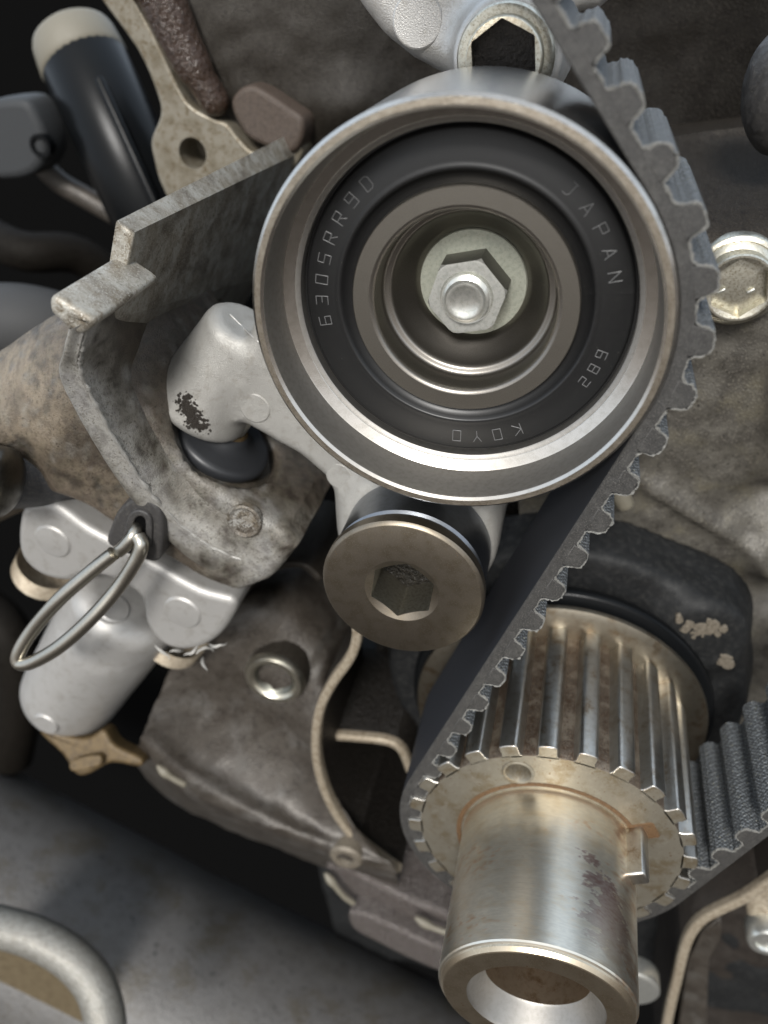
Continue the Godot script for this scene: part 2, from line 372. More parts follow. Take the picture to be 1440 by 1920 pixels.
# ---------------------------------------------------------------- tensioner arm and its pivot bolt
func build_arm() -> void:
	var pv := Vector3(-16.3, -53.9, 0)
	var t := thing("pivot_bolt", "big round flat headed bolt with hex socket below the idler pulley", "bolt", pv + Vector3(0, 0, -6))
	socket_head(t, pv, Basis.IDENTITY, [Vector2(15.2, -6.4), Vector2(15.6, -6.2), Vector2(16.2, -5.2), Vector2(16.35, -4.6), Vector2(16.35, -2.7), Vector2(15.85, -2.1), Vector2(15.6, -2.0), Vector2(7.5, -2.0)], 6.9, 14.0, 10.0, -2.0, M.bolt_face, M.zinc_dull, 0.7, 0.0, M.shaded_grease)  # socket floor coloured dark to paint the shade of the recess

	t = thing("tensioner_lever", "clean cast aluminium tensioner lever curving behind the idler pulley", "tensioner lever", Vector3(-40, -40, -33))
	var st := mb()
	lathe(st, [Vector2(15.2, -48), Vector2(15.7, -48), Vector2(15.7, -7.4), Vector2(15.2, -6.9), Vector2(13, -6.9)], pv, 96)
	part("pivot_sleeve", st, M.blue_steel, t)
	var web := [Vector2(-43.49, -4.51), Vector2(-50.1, -16.52), Vector2(-52.36, -24.91), Vector2(-49.31, -27.27), Vector2(-39.98, -33.88), Vector2(-35.82, -38.78), Vector2(-34.08, -42.81), Vector2(-33.9, -48.3), Vector2(-34.36, -54.7)]
	web.append_array([Vector2(-16, -66), Vector2(-4, -56), Vector2(4, -44), Vector2(0, -30), Vector2(-20, -20), Vector2(-30, 0)])
	var ax := Vector3(0.673, 0.74, 0)
	var c0: Vector3 = Vector3(-64.39, -25.7, -29)
	var c1 := c0 + ax * 25.0
	var f := func(p: Vector3) -> float:
		var d := sd_poly(p, web, -21, -46, 2.5)
		d = smin(d, sd_cyl(p, c0, c1, 11.4, 8.3, 2.6), 3.5)
		d = smin(d, sd_cyl(p, pv + Vector3(0, 0, -19), pv + Vector3(0, 0, -47), 16.6, 16.6, 1.2), 7.0)
		d = smax(d, 34.6 - Vector2(p.x, p.y).length() + maxf(0.0, -33.5 - p.z) * 4.0, 1.0)
		d = smax(d, -sd_cyl(p, c0 - ax * 8.0, c0 + ax * 9.0, 4.6, 4.4, 0.4), 1.0)
		return d + lumps.get_noise_3d(p.x * 0.5, p.y * 0.5, p.z * 0.5) * 0.1
	part_mesh("cast_body", sdf_mesh(f, Vector3(-76, -72, -50), Vector3(8, 8, -17), 0.9), M.cast, t)
	for m in [[Vector3(-41.21, -16.58, -9.49), Vector3(-0.415029, -0.389438, -0.822247), 3.3], [Vector3(-27.31, -31.83, -9.6), Vector3(-0.323023, -0.481821, -0.814558), 3.0]]:
		st = mb()
		var on := landing(f, m[0], m[1])
		lathe(st, [Vector2(m[2], -1), Vector2(m[2], 0.1), Vector2(m[2] - 0.25, 0.22), Vector2(0, 0.22)], on[0], 40, axes(on[1]), 0.3)
		part("ejector_mark", st, M.cast, t)
	st = mb()
	var s0 := c0 - ax * 0.5
	var rg := RandomNumberGenerator.new()
	rg.seed = 4
	for q in [[Vector3(-53.69, -13.37, -6.89), Vector3(-0.487496, -0.363569, -0.793830)], [Vector3(-53.64, -14.95, -6.92), Vector3(-0.485361, -0.372123, -0.791170)], [Vector3(-53.16, -16.32, -6.94), Vector3(-0.481486, -0.380009, -0.789788)], [Vector3(-53.15, -17.7, -6.98), Vector3(-0.479728, -0.387299, -0.787312)], [Vector3(-52.07, -18.64, -6.97), Vector3(-0.473451, -0.393555, -0.788009)]]:
		for k in 70:
			var off := Vector3(rg.randfn(), rg.randfn(), 0)
			if off.length() > 1.9: continue
			var on := landing(f, q[0] + off * Vector3(1.5, 1.2, 0), q[1])
			if absf(f.call(on[0])) > 0.1: continue
			var r := rg.randf_range(0.14, 0.62) * (1.25 - 0.4 * off.length())
			lathe(st, [Vector2(r, -0.3), Vector2(r * 0.9, 0.02), Vector2(r * 0.5, 0.06 + r * 0.1), Vector2(0, 0.08 + r * 0.12)], on[0], 8, axes(on[1]), 3.0)
	part("grease_smear", st, M.grease, t)
	st = mb()
	var seam := []
	for q in [[Vector3(-40.57, 2.18, -8.02), Vector3(-0.432611, -0.283890, -0.855719)], [Vector3(-39.59, 0.86, -8.02), Vector3(-0.426173, -0.292880, -0.855919)], [Vector3(-38.61, -0.48, -8.02), Vector3(-0.419641, -0.301892, -0.856015)], [Vector3(-37.7, -1.72, -8.02), Vector3(-0.413528, -0.310228, -0.856010)], [Vector3(-36.43, -3.19, -8.01), Vector3(-0.405152, -0.320220, -0.856336)]]: seam.append(landing(f, q[0], q[1])[0])
	tube(st, smooth_line(seam, 4), [0.16], 8, 0.1)
	part("parting_line", st, M.cast_bright, t)

# ---------------------------------------------------------------- hydraulic tensioner with its pin
func build_tensioner() -> void:
	var ax := Vector3(0.673, 0.74, 0)
	var t := thing("hydraulic_tensioner", "new bare aluminium hydraulic belt tensioner bolted under the dirty housing", "tensioner", Vector3(-131.53, -117.87, -28))
	var st := mb()
	extrude(st, smooth_line([Vector2(-108.54, -42.08), Vector2(-100.94, -42.11), Vector2(-94.28, -48.8), Vector2(-87.49, -53.6), Vector2(-79.08, -60.13), Vector2(-70.85, -66.27), Vector2(-62.34, -69.68), Vector2(-66.05, -77.15), Vector2(-72.62, -83.57), Vector2(-81.03, -86.77), Vector2(-87.18, -84.6), Vector2(-89.2, -77.94), Vector2(-87.83, -69.65), Vector2(-92.96, -64.51), Vector2(-99.91, -63.07), Vector2(-106.91, -65.26), Vector2(-113.93, -63.44), Vector2(-117.18, -57.72), Vector2(-114.07, -48.92)], 4, true), -16, -44, 2.0, 5)
	part("flange_body", st, M.cast_new, t)
	for m in [[Vector3(-105.57, -52.71, -15.95), 4.2], [Vector3(-77.34, -73.57, -15.95), 4.4]]:
		st = mb()
		lathe(st, [Vector2(m[1] + 0.5, -1), Vector2(m[1] + 0.5, 0.05), Vector2(m[1], 0.5), Vector2(m[1] - 0.3, 0.55), Vector2(0, 0.55)], m[0], 40, Basis.IDENTITY, 0.3)
		part("ejector_mark", st, M.cast_new, t)
	var a: Vector3 = Vector3(-139.18, -122.64, -28)
	var b := a + ax * 62.0
	var f := func(p: Vector3) -> float:
		var d := sd_cyl(p, a, b, 14.2, 16.2, 6.0)
		d = smin(d, sd_cyl(p, a + ax * 8.0 + Vector3(0, 0, 4), a + ax * 46.0 + Vector3(0, 0, 4), 11.0, 11.0, 3.0), 5.0)
		return d + lumps.get_noise_3d(p.x * 0.4, p.y * 0.4, p.z * 0.4) * 0.15
	part_mesh("cylinder", sdf_mesh(f, Vector3(-160, -140, -48), Vector3(-80, -60, -8), 1.3), M.cast_new, t)
	for m in [[Vector3(-129.97, -112.3, -10.86), Vector3(-0.602432, -0.613989, -0.509993), 3.4], [Vector3(-87.89, -64.57, -6.22), Vector3(-0.557667, -0.544177, -0.626800), 4.0]]:
		st = mb()
		var on := landing(f, m[0], m[1])
		lathe(st, [Vector2(m[2] + 0.4, -2.5), Vector2(m[2] + 0.4, 0.1), Vector2(m[2], 0.5), Vector2(0, 0.5)], on[0], 40, axes(on[1]), 0.3)
		part("ejector_mark", st, M.cast_new, t)
	var bc: Vector3 = Vector3(-60.35, -33.17, -29)
	var bb := axes(ax)
	st = mb()
	lathe(st, [Vector2(9.6, -6), Vector2(10.6, -3), Vector2(11.3, -1.6), Vector2(11.4, -0.6), Vector2(10.9, 0.3), Vector2(9.9, 0.6), Vector2(7.4, 1.1), Vector2(5, 2.2), Vector2(4.4, 3.4), Vector2(3.4, 3.7)], bc, 96, bb, 1.3)
	part("dust_boot", st, M.boot, t)
	st = mb()
	lathe(st, [Vector2(4.1, 2.5), Vector2(4.1, 3.6), Vector2(3.6, 4.2), Vector2(3.4, 4.2)], bc, 48, bb)
	part("boot_ring", st, M.brass, t)
	st = mb()
	lathe(st, [Vector2(3.3, 0), Vector2(3.3, 26), Vector2(0, 26)], bc, 48, bb)
	part("plunger_rod", st, M.zinc, t)
	# threaded bolt ends under the two ears, the right one with torn metal shavings
	for e in [[Vector3(-120.47, -67.35, -29), 8.4], [Vector3(-88.21, -90.07, -29), 8.4]]:
		st = mb()
		var p := [Vector2(0, -9.0), Vector2(e[1] - 1.5, -9.0)]
		for k in 6: p.append_array([Vector2(e[1] - 0.6, -8.6 + k * 1.1), Vector2(e[1], -8.1 + k * 1.1)])
		lathe(st, p, e[0], 40, bb)
		part("thread_boss", st, M.edge, t)
	var rng := RandomNumberGenerator.new()
	rng.seed = 11
	var sh := thing("metal_shavings", "torn bright metal shavings under the right ear of the tensioner", "shavings", Vector3(-81.98, -87.37, -16))
	st = mb()
	for at in [Vector3(-88.03, -84.11, -15), Vector3(-84.41, -86.06, -15), Vector3(-80.6, -86.91, -15), Vector3(-76.98, -86.31, -15), Vector3(-75.48, -87.3, -15), Vector3(-73.13, -83.78, -16)]:
		var pts := []
		var q: Vector3 = at
		var dir := Vector3(rng.randf_range(0.4, 1), rng.randf_range(-0.8, 0.6), rng.randf_range(-0.3, 0.5)).normalized()
		for k in 7:
			pts.append(q)
			dir = (dir + Vector3(rng.randf_range(-0.6, 0.6), rng.randf_range(-0.7, 0.5), rng.randf_range(-0.6, 0.6))).normalized()
			q += dir * 0.9
		tube(st, pts, [0.15, 0.3, 0.45, 0.5, 0.35, 0.25, 0.1], 6, 0.1)
	part("curled_shaving", st, M.cast, sh)

	t = thing("pin_slot_plate", "dark arched plate with a slot above the tensioner flange", "plate", Vector3(-79.69, -46.61, -14))
	st = mb()
	var arch := smooth_line([Vector2(-83.05, -47.12), Vector2(-80.41, -41.86), Vector2(-77.11, -37.88), Vector2(-73.29, -35.48), Vector2(-70, -35.11), Vector2(-67.66, -37.09), Vector2(-67.48, -41.11), Vector2(-70.29, -48.08), Vector2(-72.14, -51.28), Vector2(-75.77, -51.06)], 5, true)
	extrude(st, arch, -7, -26, 0.8, 4)
	part("plate_body", st, M.slot, t)
	st = mb()
	extrude(st, smooth_line(ribbon(smooth_line([Vector2(-77.94, -46.7), Vector2(-76.06, -42.19), Vector2(-73.6, -38.9), Vector2(-71.37, -38.36), Vector2(-70.36, -40.24), Vector2(-72.76, -46.91)], 5), 1.5), 1, true), -6.2, -8, 0.4, 3)
	part("slot_rim", st, M.slot, t)
	st = mb()
	extrude(st, smooth_line([Vector2(-77.15, -46.61), Vector2(-75.48, -42.67), Vector2(-73.47, -39.91), Vector2(-71.92, -39.5), Vector2(-71.64, -41.27), Vector2(-73.95, -46.86)], 5, true), -6.85, -8, 0.1, 2)
	part("slot_shade", st, M.void, t)  # black pad on the plate, painting the dark of an open slot

	t = thing("pull_pin_ring", "bent steel wire ring pin hanging from the tensioner slot", "pull pin", Vector3(-95.12, -62.25, -5))
	st = mb()
	tube(st, smooth_line([Vector3(-79.14, -46.32, -3), Vector3(-85.06, -49.96, -1), Vector3(-93.66, -55.69, 2), Vector3(-102.16, -62.88, 4), Vector3(-106.89, -68.12, 6), Vector3(-107.36, -70.67, 7), Vector3(-103.33, -70.07, 7), Vector3(-95.06, -65.78, 6), Vector3(-86.55, -59.87, 3), Vector3(-79.63, -53.89, -1), Vector3(-74.31, -48.07, -3), Vector3(-72.42, -44.84, -4), Vector3(-73.28, -43.2, -5)], 8), [1.6], 18)
	part("wire_loop", st, M.wire, t)
	st = mb()
	tube(st, smooth_line([Vector3(-78.63, -46.61, -4), Vector3(-76.18, -44.89, -4), Vector3(-74.17, -42.8, -5), Vector3(-74.23, -42.09, -8)], 6), [1.45], 16, 0.5)
	part("pin_shank", st, M.wire, t)

# ---------------------------------------------------------------- crankshaft end with its toothed belt wheel
const CRANK := Vector3(9, -126.8, 0)

func build_crank() -> void:
	var t := thing("crank_sprocket", "worn toothed crankshaft sprocket with rust between its teeth", "sprocket", CRANK + Vector3(0, 0, -40))
	var st := mb()
	lathe(st, [Vector2(20, -40), Vector2(30.1, -40), Vector2(30.1, -5), Vector2(20.2, -5)], CRANK, 144)
	part("wheel_body", st, M.groove, t)
	var tooth := []
	for k in 24:
		var a := deg_to_rad(87.3 + 15.0 * k)
		st = mb()
		var prof := []
		for q in [[29.6, -5.1], [30.1, -4.8], [30.8, -3.9], [32.6, -3.7], [33.1, -3.2], [33.25, -1.9], [33.3, 0.0], [33.25, 1.9], [33.1, 3.2], [32.6, 3.7], [30.8, 3.9], [30.1, 4.8], [29.6, 5.1]]:
			var b := a + deg_to_rad(q[1])
			prof.append(Vector2(CRANK.x + cos(b) * q[0], CRANK.y + sin(b) * q[0]))
		var front := mb()
		extrude(st, prof, -0.1, -38.5, 0.22, 3, Vector3.ZERO, Basis.IDENTITY, [], front)
		two_part("tooth", st, M.gear, front, M.gear_face, t)
	st = mb()
	lathe(st, [Vector2(30, -41), Vector2(38.4, -41), Vector2(38.8, -40.4), Vector2(38.6, -39.4), Vector2(36.5, -38.4), Vector2(30, -38.2)], CRANK, 144)
	part("guide_flange", st, M.gear_dark, t)
	var dim: Vector3 = Vector3(3.78, -102.49, -0.3)
	st = mb()
	lathe(st, [Vector2(3.6, -0.4), Vector2(3.6, 0.35), Vector2(3.3, 0.5), Vector2(2.9, 0.4), Vector2(1.9, -1.2), Vector2(1.8, -3.5), Vector2(0, -4)], dim, 48)
	part("timing_dimple", st, M.gear_face, t)
	st = mb()
	var disc := []
	for k in 120: disc.append(Vector2(CRANK.x, CRANK.y) + Vector2.from_angle(TAU * k / 120) * 30.15)
	var face := mb()
	extrude(st, disc, -0.1, -5.2, 0.04, 1, Vector3.ZERO, Basis.IDENTITY, [Vector2(dim.x, dim.y), 3.4], face)
	two_part("wheel_face", st, M.groove, face, M.gear_face, t)
	st = mb()
	var ka := deg_to_rad(21.0)
	var kb := Basis(Vector3(cos(ka), sin(ka), 0), Vector3(-sin(ka), cos(ka), 0), Vector3(0, 0, 1))
	extrude(st, [Vector2(20, -2.6), Vector2(25.4, -2.6), Vector2(25.9, -2.1), Vector2(25.9, 2.1), Vector2(25.4, 2.6), Vector2(20, 2.6)], 0.05, -1, 0.15, 2, CRANK, kb)
	part("keyway", st, M.rust, t)
	st = mb()
	lathe(st, [Vector2(21.6, -0.9), Vector2(21.4, 0.02), Vector2(20.5, 0.1), Vector2(19.9, -0.4)], CRANK, 120)
	part("rust_ring", st, M.rust, t)

	t = thing("crankshaft_end", "hollow steel crankshaft end pointing out of the belt sprocket", "crankshaft", CRANK)
	st = mb()
	lathe(st, [Vector2(19.75, -4), Vector2(19.75, 34.6), Vector2(19.6, 35), Vector2(19.2, 35.2)], CRANK, 160, Basis.IDENTITY, 0.3)
	part("shaft", st, M.snout, t)
	st = mb()
	lathe(st, [Vector2(19.2, 35.2), Vector2(19.1, 35.6), Vector2(18.5, 36.3), Vector2(18.2, 36.4)], CRANK, 160, Basis.IDENTITY, 0.3)
	part("front_chamfer", st, M.snout_face, t)
	st = mb()
	lathe(st, [Vector2(18.2, 36.4), Vector2(13.7, 36.4)], CRANK, 160)
	part("front_face", st, M.snout_face, t)
	st = mb()
	var p := [Vector2(13.7, 36.4), Vector2(13.3, 36.0)]
	for k in 10: p.append(Vector2(13.2 - k * 0.21 - 0.06 * (k % 2), 35.7 - k * 0.42))
	p.append_array([Vector2(11.0, 31.2), Vector2(10.7, 30.8)])
	lathe(st, p, CRANK, 144, Basis.IDENTITY, 3.0)
	part("countersink", st, M.steel_wall, t)
	st = mb()
	lathe(st, [Vector2(10.7, 30.8), Vector2(10.6, 12), Vector2(9.5, 4), Vector2(0, 0)], CRANK, 96)
	part("bore", st, M.bore, t)

	t = thing("crank_key", "small square steel key standing beside the crankshaft end", "key", CRANK + kb * Vector3(20, 0, 5))
	st = mb()
	extrude(st, [Vector2(17, -1.9), Vector2(22.9, -1.9), Vector2(23.3, -1.5), Vector2(23.3, 1.5), Vector2(22.9, 1.9), Vector2(17, 1.9)], 11.5, -3, 0.5, 3, CRANK, kb)
	part("key_body", st, M.gear, t)

# ---------------------------------------------------------------- the toothed belt
func build_belt() -> void:
	var rp := 33.1
	var band := 2.2
	var gap := Vector2(CRANK.x, CRANK.y)
	var rg := 33.35
	var dist := gap.length()
	var n2a := gap.angle() + acos((rp + rg + band) / dist)
	var th1 := deg_to_rad(30.5)
	var n2 := Vector2.from_angle(n2a)
	var f0 := n2a + PI
	var f1 := deg_to_rad(329.6)
	var span := sqrt(dist * dist - pow(rp + rg + band, 2))
	var rv := rp + band
	var l0 := 110.0
	var l1 := (th1 - n2a) * rv
	var l3 := (f1 - f0) * rg
	var l4 := 130.0
	var total := l0 + l1 + span + l3 + l4
	# position on the line between band and teeth, and the direction in which the teeth point
	var at := func(s: float) -> Array:
		if s < l0:
			var n := Vector2.from_angle(th1)
			var t := Vector2(n.y, -n.x)
			return [n * rv - t * (l0 - s), n]
		s -= l0
		if s < l1:
			var n := Vector2.from_angle(th1 - s / rv)
			return [n * rv, n]
		s -= l1
		if s < span:
			return [n2 * rv + Vector2(n2.y, -n2.x) * s, n2]
		s -= span
		if s < l3:
			var n := Vector2.from_angle(f0 + s / rg)
			return [gap + n * rg, -n]
		s -= l3
		var n := Vector2.from_angle(f1)
		return [gap + n * rg + Vector2(-n.y, n.x) * s, -n]
	var zf := -0.9
	var zb := -31.0
	var t := thing("timing_belt", "worn black toothed rubber timing belt with frayed edges", "timing belt", Vector3(gap.x - 36, gap.y, -16))
	var st := mb()
	var steps := int(total / 0.9)
	var prev := []
	var run := 0.0
	for i in steps + 1:
		var q: Array = at.call(total * i / steps)
		var back: Vector2 = q[0] - q[1] * band
		var edge := 0.12 * lumps.get_noise_2d(i * 2.0, 3.0)
		var ring := [Vector3(back.x, back.y, zb), Vector3(back.x, back.y, zf - 0.25), Vector3(back.x + q[1].x * 0.25, back.y + q[1].y * 0.25, zf + edge * 0.4), Vector3(q[0].x, q[0].y, zf + edge), Vector3(q[0].x, q[0].y, zb)]
		if i > 0:
			for k in 5:
				st.set_smooth_group([1, 2, 3, 4, 5][k])
				quad(st, prev[k], prev[(k + 1) % 5], ring[(k + 1) % 5], ring[k])
		prev = ring
	part("band", st, M.rubber, t)
	# teeth
	var pitch := rg * PI / 12
	var s_first := l0 + l1 + span + (deg_to_rad(154.9) - f0) * rg
	while s_first - pitch > 2.0: s_first -= pitch
	var core := [Vector2(-2.45, -0.3), Vector2(-2.2, 0.8), Vector2(-1.95, 1.9), Vector2(-1.55, 2.6), Vector2(-0.9, 2.9), Vector2(0, 2.95), Vector2(0.9, 2.9), Vector2(1.55, 2.6), Vector2(1.95, 1.9), Vector2(2.2, 0.8), Vector2(2.45, -0.3)]
	var shape := [Vector2(-3.0, -0.1), Vector2(-2.6, 0.15), Vector2(-2.25, 0.8), Vector2(-2.0, 1.9), Vector2(-1.6, 2.65), Vector2(-0.9, 2.95), Vector2(0, 3.0), Vector2(0.9, 2.95), Vector2(1.6, 2.65), Vector2(2.0, 1.9), Vector2(2.25, 0.8), Vector2(2.6, 0.15), Vector2(3.0, -0.1)]
	var outline := []
	var s := s_first
	while s < total - 3.0:
		var q: Array = at.call(s)
		var along := Vector2(-q[1].y, q[1].x)
		if (at.call(s + 0.1)[0] - q[0]).dot(along) < 0: along = -along
		var pts := []
		for c in shape: pts.append(q[0] + along * c.x + q[1] * c.y)
		st = mb()
		extrude(st, core.map(func(c): return q[0] + along * c.x + q[1] * c.y), zf + 0.1, zb, 0.12, 2)
		part("tooth", st, M.rubber, t)
		outline.append_array(pts)
		var s2 := s + 3.2
		while s2 < s + pitch - 3.1:
			outline.append(at.call(s2)[0])
			s2 += 0.5
		s += pitch
	# woven facing over teeth and valleys, frayed along its front edge
	var line := []
	for i in outline.size() - 1:
		var a: Vector2 = outline[i]
		var b: Vector2 = outline[i + 1]
		var m := maxi(1, int((b - a).length() / 0.3))
		for k in m: line.append(a.lerp(b, float(k) / m))
	var rag := FastNoiseLite.new()
	rag.seed = 21
	rag.frequency = 0.9
	rag.fractal_octaves = 3
	st = mb()
	var fr := mb()
	var old := []
	var was := Vector2.ZERO
	run = 0.0
	for i in line.size():
		var tng: Vector2 = (line[mini(i + 1, line.size() - 1)] - line[maxi(i - 1, 0)]).normalized()
		var nrm := Vector2(-tng.y, tng.x)
		if nrm.dot(was if i else at.call(s_first)[1]) < 0 and i == 0: nrm = -nrm
		if i > 0 and nrm.dot(was) < 0: nrm = -nrm
		was = nrm
		var c: Vector2 = line[i]
		var j := 0.42 * rag.get_noise_2d(i * 0.5, 0) + 0.02
		var w := 0.3 + 0.34 * rag.get_noise_2d(i * 0.45, 40)
		var o := c + nrm * w
		var inn := c - nrm * (0.06 + 0.22 * rag.get_noise_2d(i * 0.45, 80))
		var fz := zf + 0.15 + j
		var ring := [Vector3(o.x, o.y, zb - 0.1), Vector3(o.x, o.y, fz - 0.35), Vector3(o.x - nrm.x * 0.1, o.y - nrm.y * 0.1, fz), Vector3(inn.x, inn.y, zf + 0.1)]
		if i > 0:
			run += c.distance_to(line[i - 1])
			var r0: float = run - c.distance_to(line[i - 1])
			st.set_smooth_group(1)
			quad(st, old[0], ring[0], ring[1], old[1], Vector2(r0, 0), Vector2(run, 0), Vector2(run, -zb), Vector2(r0, -zb))
			fr.set_smooth_group(1)
			quad(fr, old[1], ring[1], ring[2], old[2])
			fr.set_smooth_group(2)
			quad(fr, old[2], ring[2], ring[3], old[3])
		old = ring
	part("woven_facing", st, M.weave, t)
	part("frayed_edge", fr, M.fray, t)
	# smooth back of the belt
	st = mb()
	for i in steps:
		var q: Array = at.call(total * i / steps)
		var r: Array = at.call(total * (i + 1) / steps)
		var a: Vector2 = q[0] - q[1] * (band + 0.02)
		var b: Vector2 = r[0] - r[1] * (band + 0.02)
		st.set_smooth_group(1)
		quad(st, Vector3(a.x, a.y, zb), Vector3(a.x, a.y, zf - 0.5), Vector3(b.x, b.y, zf - 0.5), Vector3(b.x, b.y, zb))
	part("smooth_back", st, M.rubber_back, t)

# ---------------------------------------------------------------- engine behind everything
func build_engine() -> void:
	var t := thing("engine_block", "engine block castings with an added black wall closing off light", "engine block", Vector3(0, 0, -200))
	t.set_meta("kind", "structure")
	var st := mb()
	var e := 900.0
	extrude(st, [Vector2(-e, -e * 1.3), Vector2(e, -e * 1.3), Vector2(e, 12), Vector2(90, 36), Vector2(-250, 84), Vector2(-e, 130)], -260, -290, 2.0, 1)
	part("added_rear_wall", st, M.void, t)  # black wall added to stop light from behind and blacken the gaps
	st = mb()
	sheet(st, -84, -12, -10, 72, 1.8, func(x, y): return -108 - 0.12 * (x + 40) - 0.003 * pow(y - 45, 2) + 5.0 * exp(-pow((x + 42) / 10, 2) - pow((y - 22) / 7, 2)) + lumps.get_noise_2d(x * 0.5, y * 0.5) * 0.7, -140)
	part("casting_face", st, M.block, t)
	st = mb()
	extrude(st, smooth_line([Vector2(-102.07, 59.52), Vector2(-93.43, 58.22), Vector2(-88.61, 46.06), Vector2(-85.21, 32.86), Vector2(-82.78, 28.13), Vector2(-77.57, 24.68), Vector2(-74.17, 22.98), Vector2(-71.45, 18.76), Vector2(-67.7, 15.3), Vector2(-58.1, 17.22), Vector2(-55.95, 12), Vector2(-77.09, -2.58), Vector2(-94.09, 1.98), Vector2(-97.89, 9.6), Vector2(-98.05, 16.63), Vector2(-97.16, 21.71), Vector2(-92.5, 27.39), Vector2(-91.97, 32.84), Vector2(-94.2, 43.26)], 4, true), -100, -112, 0.8, 3, Vector3.ZERO, Basis.IDENTITY, [Vector2(-85.98, 17.07), 4.0])
	part("gasket_flange", st, M.flange, t)
	st = mb()
	tube(st, smooth_line([Vector3(-85.84, 57.1, -99), Vector3(-83.39, 53.4, -99), Vector3(-80.99, 43.31, -99), Vector3(-78.35, 35.18, -99), Vector3(-76.3, 28.79, -100.5)], 6), [6.0, 6.0, 6.2, 6.0, 6.0, 6.0, 5.8, 5.8, 5.8, 5.6, 5.6, 5.4, 5.2, 5.2, 5.0, 5.0, 4.8, 4.8, 4.4, 4.0], 24, 4.0)
	part("oily_rib", st, M.oil_film, t)
	st = mb()
	extrude(st, smooth_line([Vector2(-70.85, 28.18), Vector2(-64.43, 31.06), Vector2(-55.06, 24.38), Vector2(-52.33, 21.57), Vector2(-53.6, 17.04), Vector2(-57.37, 14.11), Vector2(-66.32, 17.72), Vector2(-69.85, 21.75)], 4, true), -98, -110, 1.5, 4)
	part("rusty_pad", st, M.rust_pad, t)

